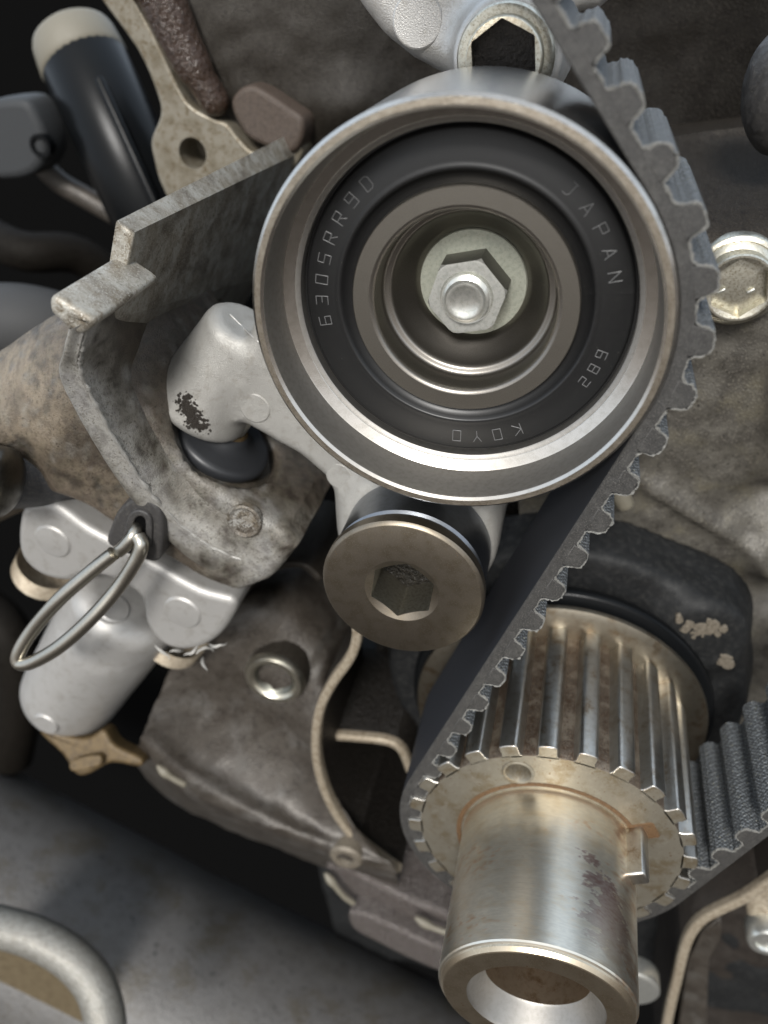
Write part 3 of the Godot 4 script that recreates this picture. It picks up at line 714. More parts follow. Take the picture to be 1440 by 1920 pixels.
func build_left_side() -> void:
	# black canister with a pale cap
	var t := thing("black_canister", "blurred black canister with a pale cap at upper left", "canister", Vector3(-136.99, 26.03, -131.3))
	var st := mb()
	tube(st, [Vector3(-134.3, 42.71, -139.42), Vector3(-116.6, -7.03, -125.17)], [13.5], 32, 3.0)
	part("canister_body", st, M.black_gloss, t)
	st = mb()
	tube(st, [Vector3(-136.69, 47.5, -141.75), Vector3(-133.83, 41.53, -138.8)], [13.0, 13.8], 32, 5.0)
	part("pale_cap", st, M.pale, t)
	st = mb()
	tube(st, [Vector3(-120.86, 36.86, -122.71), Vector3(-108.02, 0.16, -112.9)], [1.4], 12, 1.0)
	part("canister_rib", st, M.black_gloss, t)
	t = thing("plug_connector", "blurred grey plug connector beside the black canister", "connector", Vector3(-149.62, 23.34, -119.08))
	st = mb()
	extrude(st, smooth_line([Vector2(-16, 8), Vector2(4, 10), Vector2(9, 5), Vector2(8, -6), Vector2(-2, -12), Vector2(-18, -9)], 4, true), 4, -8, 2.5, 4, Vector3(-151.8, 26.06, -122.61))
	part("connector_shell", st, M.plug, t)
	st = mb()
	lathe(st, [Vector2(3.4, 2), Vector2(3.4, 5.2), Vector2(2.4, 5.2), Vector2(2.2, 2), Vector2(0, 2)], Vector3(-144.33, 22.42, -122.74), 32)
	part("connector_port", st, M.black_gloss, t)
	t = thing("canister_bracket", "blurred brown metal strap running below the black canister", "bracket", Vector3(-145.19, 7.46, -132.51))
	st = mb()
	tube(st, smooth_line([Vector3(-159.04, 18.82, -132.82), Vector3(-153.27, 9.72, -133.76), Vector3(-146, 3.66, -134.72), Vector3(-135.14, -4.52, -135.49)], 5), [3.6], 16, 2.0)
	part("strap", st, M.brown_cover, t)
	t = thing("grey_hose", "fat dark grey hose passing behind the dirty housing at left", "hose", Vector3(-143.66, -17.23, -75.84))
	st = mb()
	tube(st, smooth_line([Vector3(-182.76, -16.78, -81.61), Vector3(-156.32, -17.79, -77.42), Vector3(-139.79, -20.25, -78.89), Vector3(-132.26, -30.05, -89.9), Vector3(-131.6, -55.47, -123.14)], 6), [11.5], 32)
	part("hose_wall", st, M.grey_rubber, t)

	for q in [[[Vector3(-205.14, -2.33, -145.68), Vector3(-179.2, -11.55, -135.93), Vector3(-165.37, -18.34, -148.56), Vector3(-155.76, -39.99, -162.44)], 7.0, "thin hose coloured dark for shadow above the fat grey hose"], [[Vector3(-228.03, -133.67, -89.1), Vector3(-206.26, -140.99, -79.21), Vector3(-207.2, -167.65, -73.83), Vector3(-225.62, -204.77, -68.13)], 9.0, "hose coloured dark for shadow left of the pull ring"]]:
		t = thing("dark_hose", q[2], "hose", q[0][1], "hoses coloured dark for shadow")
		st = mb()
		tube(st, smooth_line(q[0], 6), [q[1]], 24)
		part("hose_wall", st, M.shadow_dark, t)  # hose colour darkened in place of shadow
	# the old housing of the tensioner
	t = thing("tensioner_housing", "dirty cast aluminium housing with tall wall around the tensioner plunger", "housing", Vector3(-88.17, -44.22, -30))
	var near := [Vector3(-58.01, 19.38, -9.5), Vector3(-55.37, 17.17, -9.5), Vector3(-57.97, 12.53, -9.5), Vector3(-61.5, 7.25, -9.5), Vector3(-64.67, 2.26, -9.5), Vector3(-69.28, -2.68, -9.5), Vector3(-69.32, 2.57, -9.5), Vector3(-64.72, 7.79, -9.5), Vector3(-61.82, 12.85, -9.5)]
	var far := [Vector3(-58.51, 18.18, -104), Vector3(-57.16, 13.26, -104), Vector3(-61.48, 4.97, -104), Vector3(-67.99, -5.94, -104), Vector3(-76.18, -19.1, -104), Vector3(-88.13, -31.43, -104), Vector3(-77.58, -11.14, -104), Vector3(-70.15, -1.32, -104), Vector3(-63.93, 8.01, -104)]
	st = mb()
	bar(st, near, far, 0.7)
	part("tall_wall", st, M.stained, t)
	st = mb()
	extrude(st, smooth_line([Vector2(-61.61, 12.65), Vector2(-60.16, 13.06), Vector2(-57.48, 11.06), Vector2(-55.19, 8.99), Vector2(-55.79, 7.71), Vector2(-58.29, 6.62), Vector2(-60.06, 7.63), Vector2(-61.35, 9.32), Vector2(-62.25, 10.7)], 3, true), 10, -12, 1.1, 4)
	part("ledge", st, M.stained, t)
	# the plate round the opening, from its outer edge over the crest to the opening and down inside
	var crest := [Vector3(-55.89, 8.8, 9.6), Vector3(-61.04, 3.57, 7), Vector3(-65.25, -1.83, 4), Vector3(-67.13, -9.55, 1), Vector3(-68.13, -22.12, -3), Vector3(-67.5, -35.12, -7), Vector3(-65.06, -44.51, -10), Vector3(-60.33, -51.53, -12), Vector3(-53.88, -55.81, -14), Vector3(-48.23, -55.67, -18)]
	var outer := [Vector3(-60.29, 7.62, 9), Vector3(-65.15, 2.93, 6), Vector3(-70.89, -2.94, 2), Vector3(-72.8, -11.29, -1), Vector3(-73.86, -24.09, -5), Vector3(-73.49, -37.7, -9), Vector3(-71.04, -48.78, -12), Vector3(-67.12, -56.82, -14), Vector3(-61.11, -63.58, -17), Vector3(-52.84, -63.58, -22)]
	var middle := [Vector3(-65.58, 3.26, -14), Vector3(-66.59, -3.03, -14), Vector3(-68.33, -9.38, -13), Vector3(-67.8, -15.86, -12), Vector3(-66.69, -24.41, -11), Vector3(-65.05, -33.7, -11), Vector3(-61.92, -39.93, -12), Vector3(-57.17, -45.47, -12.5), Vector3(-51.57, -48.29, -13), Vector3(-47.88, -50.2, -16)]
	var mouth := [Vector3(-70.14, -1.44, -33), Vector3(-72.24, -8.95, -36), Vector3(-73.27, -17.07, -33), Vector3(-69.78, -21.85, -25), Vector3(-65.89, -27.19, -17), Vector3(-62.72, -33.35, -14.5), Vector3(-58.95, -36.69, -14.5), Vector3(-55.01, -40.07, -14.5), Vector3(-51.6, -43.39, -15), Vector3(-49.8, -47.74, -18)]
	var shift := func(a: Array, by: Vector3) -> Array: return a.map(func(q): return q + by)
	var p0: Vector3 = Vector3(-84.25, -18.54, -30)
	var p1: Vector3 = Vector3(-178.91, -55.65, -30)
	var edge_gap := func(p: Vector3) -> float:
		var best := 1e9
		for k in crest.size() - 1:
			var e: Vector3 = crest[k + 1] - crest[k]
			best = minf(best, p.distance_to(crest[k] + e * clampf((p - crest[k]).dot(e) / e.length_squared(), 0.0, 1.0)))
		return best
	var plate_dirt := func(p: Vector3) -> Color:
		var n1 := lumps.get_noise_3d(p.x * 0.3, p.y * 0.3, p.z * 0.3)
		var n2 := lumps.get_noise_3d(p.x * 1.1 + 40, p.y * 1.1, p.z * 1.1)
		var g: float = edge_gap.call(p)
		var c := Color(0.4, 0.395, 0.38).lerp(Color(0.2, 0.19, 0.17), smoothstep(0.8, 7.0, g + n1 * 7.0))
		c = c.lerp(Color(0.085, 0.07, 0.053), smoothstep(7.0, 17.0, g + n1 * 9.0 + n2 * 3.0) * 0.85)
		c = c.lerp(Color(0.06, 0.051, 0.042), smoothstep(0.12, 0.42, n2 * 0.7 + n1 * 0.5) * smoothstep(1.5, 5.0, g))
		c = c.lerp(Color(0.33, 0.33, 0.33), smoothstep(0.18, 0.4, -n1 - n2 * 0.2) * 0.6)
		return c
	var down := (p1 - p0).normalized()
	var dirt := func(p: Vector3) -> Color:
		var n1 := lumps.get_noise_3d(p.x * 0.22, p.y * 0.22, p.z * 0.22)
		var n2 := lumps.get_noise_3d(p.x * 0.9 + 40, p.y * 0.9, p.z * 0.9)
		var out := (p - p0).dot(down)
		var tan_share := smoothstep(-9.0, 11.0, out + n1 * 16.0 + n2 * 5.0) * (1.0 - 0.6 * smoothstep(-2.0, -14.0, (p - p0).dot(Vector3(0.45, 0.9, 0)) + n1 * 6.0))
		var c := Color(0.088, 0.073, 0.058).lerp(Color(0.255, 0.212, 0.16), tan_share)
		c = c.lerp(Color(0.04, 0.034, 0.028), smoothstep(0.1, 0.45, n1 * 0.6 + n2 * 0.5) * 0.8)
		c = c.lerp(Color(0.3, 0.29, 0.27), smoothstep(0.22, 0.5, n2 - n1 * 0.3) * 0.35)
		# the flat right part is bare speckled metal like the plate
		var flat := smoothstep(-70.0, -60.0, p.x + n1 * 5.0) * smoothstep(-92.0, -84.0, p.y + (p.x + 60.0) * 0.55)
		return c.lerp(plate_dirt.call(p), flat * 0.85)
	st = mb()
	var hi := []
	for k in crest.size(): hi.append(crest[k] * 0.8 + outer[k] * 0.2 + Vector3(0, 0, 0.5))
	var lo := []
	for k in crest.size(): lo.append(crest[k] * 0.82 + middle[k] * 0.18 + Vector3(0, 0, 0.2))
	tint_of = plate_dirt
	loft(st, [shift.call(outer, Vector3(1, 1, -16)), outer, hi, crest, lo, middle, mouth, shift.call(mouth, Vector3(-0.6, -0.7, -2.5)), shift.call(mouth, Vector3(-2, -2.2, -38))], 7, 6, 0.12, false, true)
	tint_of = null
	part("plate", st, M.body, t)
	st = mb()
	var worn := smooth_line(crest, 12)
	for k in worn.size(): worn[k] += Vector3(lumps.get_noise_2d(k * 0.9, 1.0), lumps.get_noise_2d(k * 0.9, 7.0), 0.0) * 0.35 + Vector3(0, 0, -0.12)
	var thick := []
	for k in worn.size(): thick.append((0.42 + 0.45 * lumps.get_noise_2d(k * 1.3, 20.0)) * minf(1.0, minf(k, worn.size() - 1 - k) / 14.0))
	tube(st, worn, thick, 12, 0.4)
	part("worn_crest", st, M.cast, t)
	st = mb()
	var body := [Vector2(-80.15, -7.55), Vector2(-93.65, -27.92), Vector2(-97.46, -37.42), Vector2(-89.36, -42.41), Vector2(-84.39, -47.46), Vector2(-75.38, -55.05), Vector2(-67.17, -61.41), Vector2(-59.54, -65.36), Vector2(-50.71, -61.67), Vector2(-41.42, -51.95), Vector2(-43.62, -47.65), Vector2(-51.73, -40.89), Vector2(-57.64, -35.57), Vector2(-61.55, -32.14), Vector2(-64.45, -25.75), Vector2(-67.71, -13.88), Vector2(-71.49, -4.66)]
	var ax := Vector3(0.673, 0.74, 0)
	var bc: Vector3 = Vector3(-60.35, -33.17, -29)
	var f := func(p: Vector3) -> float:
		var d := sd_poly(p, body, -13, -62, 3.0)
		d = smin(d, sd_rod(p, p0, p1, 18.2, 16.3), 7.0)
		d = smax(d, -sd_rod(p, bc - ax * 1.0, bc + ax * 30.0, 13.6, 17.0), 1.5)
		return d + lumps.get_noise_3d(p.x * 0.35, p.y * 0.35, p.z * 0.35) * 0.35
	var m := sdf_mesh(f, Vector3(-190, -130, -66), Vector3(-28, 20, -6), 1.25, dirt)
	part_mesh("lower_body", m, M.body, t)
	st = mb()
	lathe(st, [Vector2(3.9, -1.5), Vector2(3.9, 0.1), Vector2(3.5, 0.5), Vector2(2.9, 0.0), Vector2(0, 0)], Vector3(-52.12, -44.75, -12.9), 40, axes(Vector3(0.05, 0.1, 1)), 0.3)
	part("ejector_mark", st, M.grimy, t)
	t = thing("pipe_end", "rounded steel pipe end with orange reflection at left edge", "pipe", Vector3(-98.41, -28.44, -2.96))
	st = mb()
	tube(st, [Vector3(-120.48, -21.87, -2.33), Vector3(-100.29, -29.23, -4.3)], [7.6], 40, 3.2)
	part("pipe_wall", st, M.pipe_steel, t)
	st = mb()
	tube(st, [Vector3(-118.14, -30.25, -15.01), Vector3(-105.6, -32.39, -22.8), Vector3(-99.16, -35.72, -28.99)], [11.5, 12.5, 11.0], 40, 6.0)
	part("rubber_sleeve", st, M.sleeve, t)
	st = mb()
	tube(st, [Vector3(-105.28, -27.33, -3.86), Vector3(-103.33, -28.1, -4.01)], [8.1], 40, 0.5)
	part("pipe_collar", st, M.pipe_steel, t)

func build_right_side() -> void:
	# cover on the right with its bolt
	var t := thing("right_cover", "mottled grey brown cast cover behind the belt on the right", "engine cover", Vector3(40, -60, -66))
	var st := mb()
	var g := func(x: float, y: float, cx: float, cy: float, rx: float, ry: float) -> float: return exp(-pow((x - cx) / rx, 2) - pow((y - cy) / ry, 2))
	var face := func(x: float, y: float) -> float:
		var h: float = -63.0 - 0.03 * (x - 40) + 0.02 * (y + 60)
		h += 9.0 * g.call(x, y, 72, -42, 12, 20) + 5.0 * g.call(x, y, 46, -12, 14, 9)
		h += 12.0 * g.call(x, y, 66, -90, 8, 5) - 6.0 * g.call(x, y, 62, -72, 9, 5) - 9.0 * g.call(x, y, 70, -103, 10, 6)
		h += 3.6 * exp(-pow((y + 73 + (x - 40) * 0.75) / 1.6, 2)) * g.call(x, y, 42, -78, 22, 40)
		h += 4.0 * exp(-pow((x - 61 - 0.1 * (y + 40)) / 2.4, 2)) * g.call(x, y, 60, -40, 10, 18)
		h -= 45.0 * smoothstep(-6.0, 6.0, y + lumps.get_noise_2d(x * 0.3, 5.0) * 2.0)
		return h + lumps.get_noise_2d(x * 0.4, y * 0.4) * 0.7 + lumps.get_noise_2d(x * 1.5, y * 1.5) * 0.2
	sheet(st, 0, 210, -170, -15, 1.6, face, -120)
	part("cover_wall", st, M.cover, t)
	st = mb()
	sheet(st, 0, 210, -15, 6, 1.6, face, -122)
	part("dark_upper_wall", st, M.upper_wall, t)
	st = mb()
	lathe(st, [Vector2(9.6, -8), Vector2(9.4, 0), Vector2(8.8, 0.6), Vector2(3, 0.6)], Vector3(48.65, -15.14, -58), 64)
	part("bolt_boss", st, M.cover, t)
	t = thing("flange_bolt", "shiny six sided flange bolt beside the belt on the right", "bolt", Vector3(47.7, -13.54, -56))
	st = mb()
	lathe(st, [Vector2(9.3, -3), Vector2(9.3, -0.2), Vector2(9.0, 0.2), Vector2(8.2, 0.4), Vector2(8.0, 0.25), Vector2(6.8, 1.4), Vector2(5.2, 2.0)], Vector3(48.2, -14.67, -57), 72)
	part("flange", st, M.zinc_dull, t)
	socket_head(t, Vector3(48.2, -14.67, -57), Basis.IDENTITY, [Vector2(6.9, 0.5), Vector2(6.9, 4.6), Vector2(6.6, 5.0), Vector2(6.2, 5.0)], 6.0, 92.0, 2.6, 5.0, M.zinc_dull, M.zinc_dull, 0.25, 0.5)
	for at in [Vector3(44.49, -15.65, -53.8), Vector3(50.03, -16.07, -53.8)]:
		st = mb()
		tube(st, [at, at + Vector3(1.1, 0.5, 0)], [0.35], 10, 0.3)
		part("raised_mark", st, M.zinc, t)
	t = thing("upper_rear_casting", "rear casting coloured nearly black for deep shadow at upper right", "engine casting", Vector3(50, 20, -130))
	st = mb()
	sheet(st, -6, 230, -30, 46, 2.6, func(x, y): return -128.0 - 0.25 * (y - 10) + 7.0 * exp(-pow((x - 62) / 8.0, 2)) + 3.0 * lumps.get_noise_2d(x * 0.12, y * 0.12) + 0.8 * lumps.get_noise_2d(x * 0.6, y * 0.6), -160)
	part("casting_wall", st, M.shadow_dark, t)  # wall colour darkened in place of deep shadow
	t = thing("grey_lug", "rounded grey metal lug at the right edge of the view", "lug", Vector3(54.72, 16.94, -71.81))
	var f := func(p: Vector3) -> float:
		var q: Vector3 = p - Vector3(55.42, 17.27, -72.27)
		return (Vector3(q.x / 7.0, q.y / 11.5, q.z / 9.0).length() - 1.0) * 7.0 + lumps.get_noise_3d(p.x, p.y, p.z) * 0.2
	var lc: Vector3 = Vector3(55.42, 17.27, -72.27)
	part_mesh("lug_body", sdf_mesh(f, lc - Vector3(9, 14, 12), lc + Vector3(9, 14, 12), 1.1), M.slot, t)

	# ring of black plastic and the lump behind the sprocket
	t = thing("rear_belt_guard", "black plastic guard with pale chips behind the crank sprocket", "guard", CRANK + Vector3(0, 0, -52))
	st = mb()
	lathe(st, [Vector2(30, -46), Vector2(40.4, -46), Vector2(40.8, -45.2), Vector2(40.6, -43.6), Vector2(39.9, -43.0), Vector2(30, -43)], CRANK, 128, Basis.IDENTITY, 1.0)
	part("trigger_ring", st, M.black_gloss, t)
	f = func(p: Vector3) -> float:
		var d := sd_cyl(p, CRANK + Vector3(0, 0, -49), CRANK + Vector3(0, 0, -64), 49, 53, 2.5)
		d = smin(d, sd_cyl(p, Vector3(45.61, -101.65, -46), Vector3(45.61, -101.65, -46) + Vector3(0, 0, -16), 10.5, 13, 2.5), 9.0)
		return d + lumps.get_noise_3d(p.x * 0.4, p.y * 0.4, p.z * 0.4) * 0.4
	part_mesh("guard_body", sdf_mesh(f, CRANK + Vector3(-58, -58, -68), CRANK + Vector3(66, 62, -40), 1.8), M.black_plastic, t)
	var rc := RandomNumberGenerator.new()
	rc.seed = 9
	for ch in [[Vector2(45.33, -98.14), 5.0, 3.2, 26], [Vector2(51.17, -108.12), 1.3, 2.6, 9]]:
		st = mb()
		for q in ch[3]:
			var at: Vector2 = ch[0] + Vector2(rc.randfn() * ch[1] * 0.45, rc.randfn() * ch[2] * 0.45)
			var edge := []
			var size := rc.randf_range(0.35, 1.5)
			for k in 9: edge.append(at + Vector2.from_angle(TAU * k / 9) * size * rc.randf_range(0.5, 1.2))
			extrude(st, edge, -44.75 + 0.01 * q, -46, 0.05, 1)
		part("pale_chip", st, M.socket_grime, t)
	st = mb()
	tube(st, [Vector3(42.77, -109.44, -47), Vector3(44.18, -111.96, -47)], [0.8], 10, 0.5)
	part("orange_chip", st, M.rust, t)
	t = thing("white_clip", "small white plastic clip glimpsed just behind the belt teeth", "clip", Vector3(26.23, -67.92, -58))
	st = mb()
	tube(st, [Vector3(24.94, -63.58, -56), Vector3(26.71, -68.21, -56)], [2.6, 2.2], 14, 1.6)
	part("clip_body", st, M.pale, t)

	# silver bracket at the top with its hollow bolt
	t = thing("silver_bracket", "bright cast aluminium bracket above the idler pulley", "bracket", Vector3(-0.43, 38.1, -60))
	var poly := [Vector2(-24.39, 50.38), Vector2(-22.41, 47.7), Vector2(-20.04, 43.13), Vector2(-16.77, 38.67), Vector2(-12.08, 34.46), Vector2(-7.74, 31.73), Vector2(-4.16, 30.14), Vector2(13.87, 27.81), Vector2(15.04, 35.08), Vector2(16.74, 38.01), Vector2(21.3, 37.35), Vector2(25.18, 39.85), Vector2(26.42, 42.64)]
	var hub: Vector3 = Vector3(6.16, 32.89, -40)
	f = func(p: Vector3) -> float:
		var d := sd_poly(p, poly, -48, -74, 4.0)
		d = smin(d, sd_cyl(p, hub + Vector3(0, 0, -1.5), hub + Vector3(0, 0, -30), 9.6, 10.5, 1.5), 5.0)
		return d + lumps.get_noise_3d(p.x * 0.5, p.y * 0.5, p.z * 0.5) * 0.15
	part_mesh("cast_body", sdf_mesh(f, Vector3(-36, 18, -78), Vector3(38, 64, -36), 1.1), M.cast_bright, t)
	st = mb()
	lathe(st, [Vector2(4.6, -1), Vector2(4.6, 0.0), Vector2(4.3, 0.15), Vector2(0, 0.15)], Vector3(-9.9, 40.27, -47.9), 40, Basis.IDENTITY, 0.3)
	part("ejector_mark", st, M.cast_bright, t)
	t = thing("hollow_head_bolt", "dirty flange bolt with dark hollow hex head above the pulley", "bolt", hub)
	socket_head(t, hub, Basis.IDENTITY, [Vector2(8.3, -2), Vector2(8.3, 0.6), Vector2(8.0, 1.2), Vector2(7.5, 1.4), Vector2(6.6, 1.4), Vector2(6.4, 3.6), Vector2(6.2, 3.8)], 6.1, 88.0, 3.4, 3.8, M.zinc_dull, M.socket_grime, 0.2, 0.0, M.dark_brown)

func build_lower_side() -> void:
	# the brown front cover with threaded boss and rib
	var t := thing("front_cover", "brown stained cast front cover left of the crank sprocket", "engine cover", Vector3(-86.29, -150.02, -40))
	var st := mb()
	loft(st, [
		[Vector3(-127.31, -154.56, -32), Vector3(-119.22, -172.34, -32), Vector3(-98.98, -185.26, -32), Vector3(-79.63, -194.36, -32), Vector3(-66.12, -200.68, -32), Vector3(-46.02, -207.71, -32)],
		[Vector3(-112.15, -131.31, -20), Vector3(-105.02, -147.92, -20), Vector3(-87.07, -160.92, -20), Vector3(-69.59, -169.46, -20), Vector3(-57.14, -175.16, -20), Vector3(-39.4, -181.4, -20)],
		[Vector3(-107.75, -124.54, -18.5), Vector3(-99.17, -138.5, -18.5), Vector3(-83.54, -152.54, -18.5), Vector3(-67.05, -161.71, -18.5), Vector3(-55.95, -167.48, -18.5), Vector3(-39.03, -174.22, -18.5)],
		[Vector3(-106.05, -120.39, -23), Vector3(-97.01, -136, -25), Vector3(-84.49, -147.49, -25.5), Vector3(-71.29, -156.89, -25), Vector3(-58.67, -162.38, -23), Vector3(-41.9, -171.21, -20)],
		[Vector3(-101.56, -111.98, -30), Vector3(-90.71, -122.15, -33), Vector3(-81.02, -131.32, -34), Vector3(-69.64, -139.66, -33), Vector3(-61.02, -146.23, -29), Vector3(-49.3, -162.5, -22)],
		[Vector3(-91.11, -98.4, -35), Vector3(-79.96, -104.72, -36), Vector3(-72.68, -113.88, -37), Vector3(-65.4, -122.15, -36), Vector3(-59.83, -131.03, -33), Vector3(-56.79, -151.58, -26)],
		[Vector3(-81.81, -90.17, -42), Vector3(-72.02, -92.25, -45), Vector3(-64.97, -97.52, -47), Vector3(-58.06, -107.38, -46), Vector3(-56.41, -118.25, -41), Vector3(-59.23, -137.8, -32)],
		[Vector3(-84.08, -97.52, -64), Vector3(-77.87, -99.82, -70), Vector3(-68.49, -99.03, -72), Vector3(-58.09, -107.72, -70), Vector3(-53.78, -116.75, -58), Vector3(-57.81, -126.28, -36)],
	], 6, 5, 0.8, false, false)
	part("cover_wall", st, M.brown_cover, t)
	st = mb()
	extrude(st, smooth_line(ribbon(smooth_line([Vector2(-36.21, -73.92), Vector2(-36.24, -83.93), Vector2(-39.57, -92.57), Vector2(-45.99, -101.73), Vector2(-51.58, -112), Vector2(-55.44, -124.87), Vector2(-57.09, -138.38), Vector2(-56, -153.62), Vector2(-51.34, -167.47), Vector2(-40.07, -181.85)], 4), 2.6), 1, true), -22, -25, 0.9, 3)
	part("curved_rib_edge", st, M.edge, t)
	st = mb()
	extrude(st, smooth_line(ribbon(smooth_line([Vector2(-36.21, -73.92), Vector2(-36.24, -83.93), Vector2(-39.57, -92.57), Vector2(-45.99, -101.73), Vector2(-51.58, -112), Vector2(-55.44, -124.87), Vector2(-57.09, -138.38), Vector2(-56, -153.62), Vector2(-51.34, -167.47), Vector2(-40.07, -181.85)], 4), 2.5), 1, true), -24.9, -70, 0.1, 1)
	part("curved_rib", st, M.shaded_grease, t)  # rib sides coloured black for the shade of parts overhead
	st = mb()
	extrude(st, smooth_line(ribbon(smooth_line([Vector2(-77.73, -90.31), Vector2(-69.07, -81.62), Vector2(-60.31, -77.28), Vector2(-54.32, -77.5), Vector2(-50.76, -82)], 4), 2.4), 1, true), -40, -70, 0.9, 3)
	part("arched_rib", st, M.block, t)
	st = mb()
	var boss: Vector3 = Vector3(-69.64, -114.08, -34)
	lathe(st, [Vector2(8.95, -2.2), Vector2(8.8, -0.7), Vector2(8.2, 0), Vector2(6.9, 0), Vector2(6.3, -0.6), Vector2(5.9, -0.8)], boss, 72)
	part("boss_rim", st, M.zinc_dull, t)
	st = mb()
	var p := [Vector2(5.95, -0.7)]
	for k in 9: p.append_array([Vector2(5.9, -0.8 - k * 1.1), Vector2(5.2, -1.35 - k * 1.1)])
	p.append_array([Vector2(5.2, -14), Vector2(0, -15)])
	lathe(st, p, boss, 72)
	part("threaded_boss", st, M.thread, t)
	st = mb()
	lathe(st, [Vector2(11.5, -34), Vector2(10.6, -16), Vector2(9.4, -4.0), Vector2(8.9, -2.0)], boss, 72)
	part("boss_skirt", st, M.block, t)
	st = mb()
	sheet(st, -52, 12, -190, -60, 2.0, func(x, y): return -74.0 + 3.0 * lumps.get_noise_2d(x * 0.25, y * 0.25) + 1.2 * lumps.get_noise_2d(x, y), -110)
	part("oily_cavity", st, M.shaded_grease, t)  # oily wall darkened in colour to make up for missing shade
	st = mb()
	extrude(st, smooth_line(ribbon(smooth_line([Vector2(-57.23, -138.63), Vector2(-49.5, -138.48), Vector2(-40.22, -139.05), Vector2(-36.33, -142.51), Vector2(-34.93, -151.3)], 4), 2.6), 1, true), -36, -38.5, 0.9, 3)
	part("cross_rib_edge", st, M.edge, t)
	st = mb()
	extrude(st, smooth_line(ribbon(smooth_line([Vector2(-57.23, -138.63), Vector2(-49.5, -138.48), Vector2(-40.22, -139.05), Vector2(-36.33, -142.51), Vector2(-34.93, -151.3)], 4), 2.5), 1, true), -38.4, -74, 0.1, 1)
	part("cross_rib", st, M.shaded_grease, t)  # sides below the edge blackened in colour, as shaded from above
	st = mb()
	extrude(st, smooth_line([Vector2(-65.6, -187.14), Vector2(-59.16, -183.63), Vector2(-49.77, -191.07), Vector2(-38.55, -198.78), Vector2(-25.45, -206.14), Vector2(-27.11, -222.02), Vector2(-30.45, -227.75), Vector2(-43.45, -221.43), Vector2(-55.06, -212.24), Vector2(-60.07, -203.57)], 3, true), -24, -44, 2.0, 4)
	part("oily_lip", st, M.wet, t)
	st = mb()
	extrude(st, smooth_line([Vector2(-57.77, -199.92), Vector2(-49.91, -201.06), Vector2(-36.98, -209.37), Vector2(-25.65, -217.24), Vector2(-26.87, -228.84), Vector2(-38.91, -224.06), Vector2(-51.34, -215.53), Vector2(-58.52, -209.21)], 3, true), -18, -36, 1.6, 4)
	part("lower_lip", st, M.wet, t)
	var rng := RandomNumberGenerator.new()
	rng.seed = 5
	t = thing("cover_stud", "small brass coloured stud seated on the front cover's lower lip", "stud", Vector3(-53.67, -170.52, -18))
	st = mb()
	lathe(st, [Vector2(5.4, -6), Vector2(5.2, -0.5), Vector2(4.4, 0.3), Vector2(2.8, 0.3), Vector2(2.4, -1.2), Vector2(1.2, -1.4), Vector2(0, -1.0)], Vector3(-53.67, -170.52, -18), 40)
	part("stud_head", st, M.socket_grime, t)
	t = thing("sealant_bead", "pale broken bead of old sealant along the cover's lower edge", "sealant", Vector3(-59.51, -188.58, -22))
	for l in [[Vector3(-63.56, -185.06, -21), Vector3(-61.11, -188.69, -20), Vector3(-59.05, -194.01, -20), Vector3(-56.82, -197.83, -20.5)], [Vector3(-35.94, -201.08, -20), Vector3(-31.35, -203.89, -19.5), Vector3(-26.74, -205.75, -19.5)], [Vector3(-105.52, -135.88, -18), Vector3(-102.71, -138.94, -17.5), Vector3(-99.35, -142.69, -18)]]:
		st = mb()
		tube(st, smooth_line(l, 4), [0.8, 1.3, 1.5, 1.4, 1.0], 10, 0.8)
		part("bead", st, M.pale, t)

	# big grey member crossing the lower left
	t = thing("cross_member", "large smooth grey painted cross member sweeping across the lower left", "cross member", Vector3(-147.68, -258.81, -21.64))
	st = mb()
	tube(st, [Vector3(-330.07, -189.84, -36.57), Vector3(-156.48, -286.75, -22.72), Vector3(52.36, -403.03, -12.98)], [48.0], 96)
	part("tube_wall", st, M.grey_paint, t)
	t = thing("coolant_pipe", "pale corroded aluminium pipe bending down at lower left corner", "pipe", Vector3(-127.99, -175.3, 21.32))
	st = mb()
	tube(st, smooth_line([Vector3(-167.02, -167.09, 19.13), Vector3(-154.76, -168.46, 18.39), Vector3(-141.17, -171.47, 18.27), Vector3(-130.03, -175.74, 19.81), Vector3(-121.73, -181.19, 23.07), Vector3(-117.25, -187.09, 27.92), Vector3(-115.17, -193.51, 33.92), Vector3(-113.68, -204.12, 42.86)], 8), [5.8], 32)
	part("pipe_wall", st, M.hose, t)
	t = thing("tan_panel", "flat tan coloured metal panel below the corroded pipe", "panel", Vector3(-156.29, -203.47, 17.02))
	st = mb()
	extrude(st, [Vector2(-170.01, -179.68), Vector2(-146.77, -180.57), Vector2(-138.72, -190.94), Vector2(-141.2, -210.03), Vector2(-147.97, -230.06), Vector2(-160.99, -219.57), Vector2(-182.21, -203.7)], 16, 13, 0.5, 3)
	part("panel_sheet", st, M.tan_panel, t)
	t = thing("brass_clip", "blurred yellow brass clip below the lower end of the tensioner", "clip", Vector3(-118.09, -125.64, -9.61))
	st = mb()
	extrude(st, smooth_line([Vector2(-13, 9), Vector2(0, 5), Vector2(6, 7), Vector2(9, 2), Vector2(16, -2.5), Vector2(15, -5), Vector2(7, -3), Vector2(0, -5.5), Vector2(-4, -5), Vector2(-7, 1)], 4, true), 2.5, -4, 1.2, 4, Vector3(-123.57, -127.41, -14.06), axes(Vector3(0.2, 0.5, 0.8)))
	part("clip_plate", st, M.brass, t)
	st = mb()
	extrude(st, smooth_line([Vector2(-4, 1.2), Vector2(4, 2), Vector2(4, -1.2), Vector2(-4, -2)], 4, true), 3.6, 1, 0.6, 3, Vector3(-122.03, -127.57, -11.99), axes(Vector3(0.2, 0.5, 0.8)))
	part("clip_tab", st, M.brass, t)

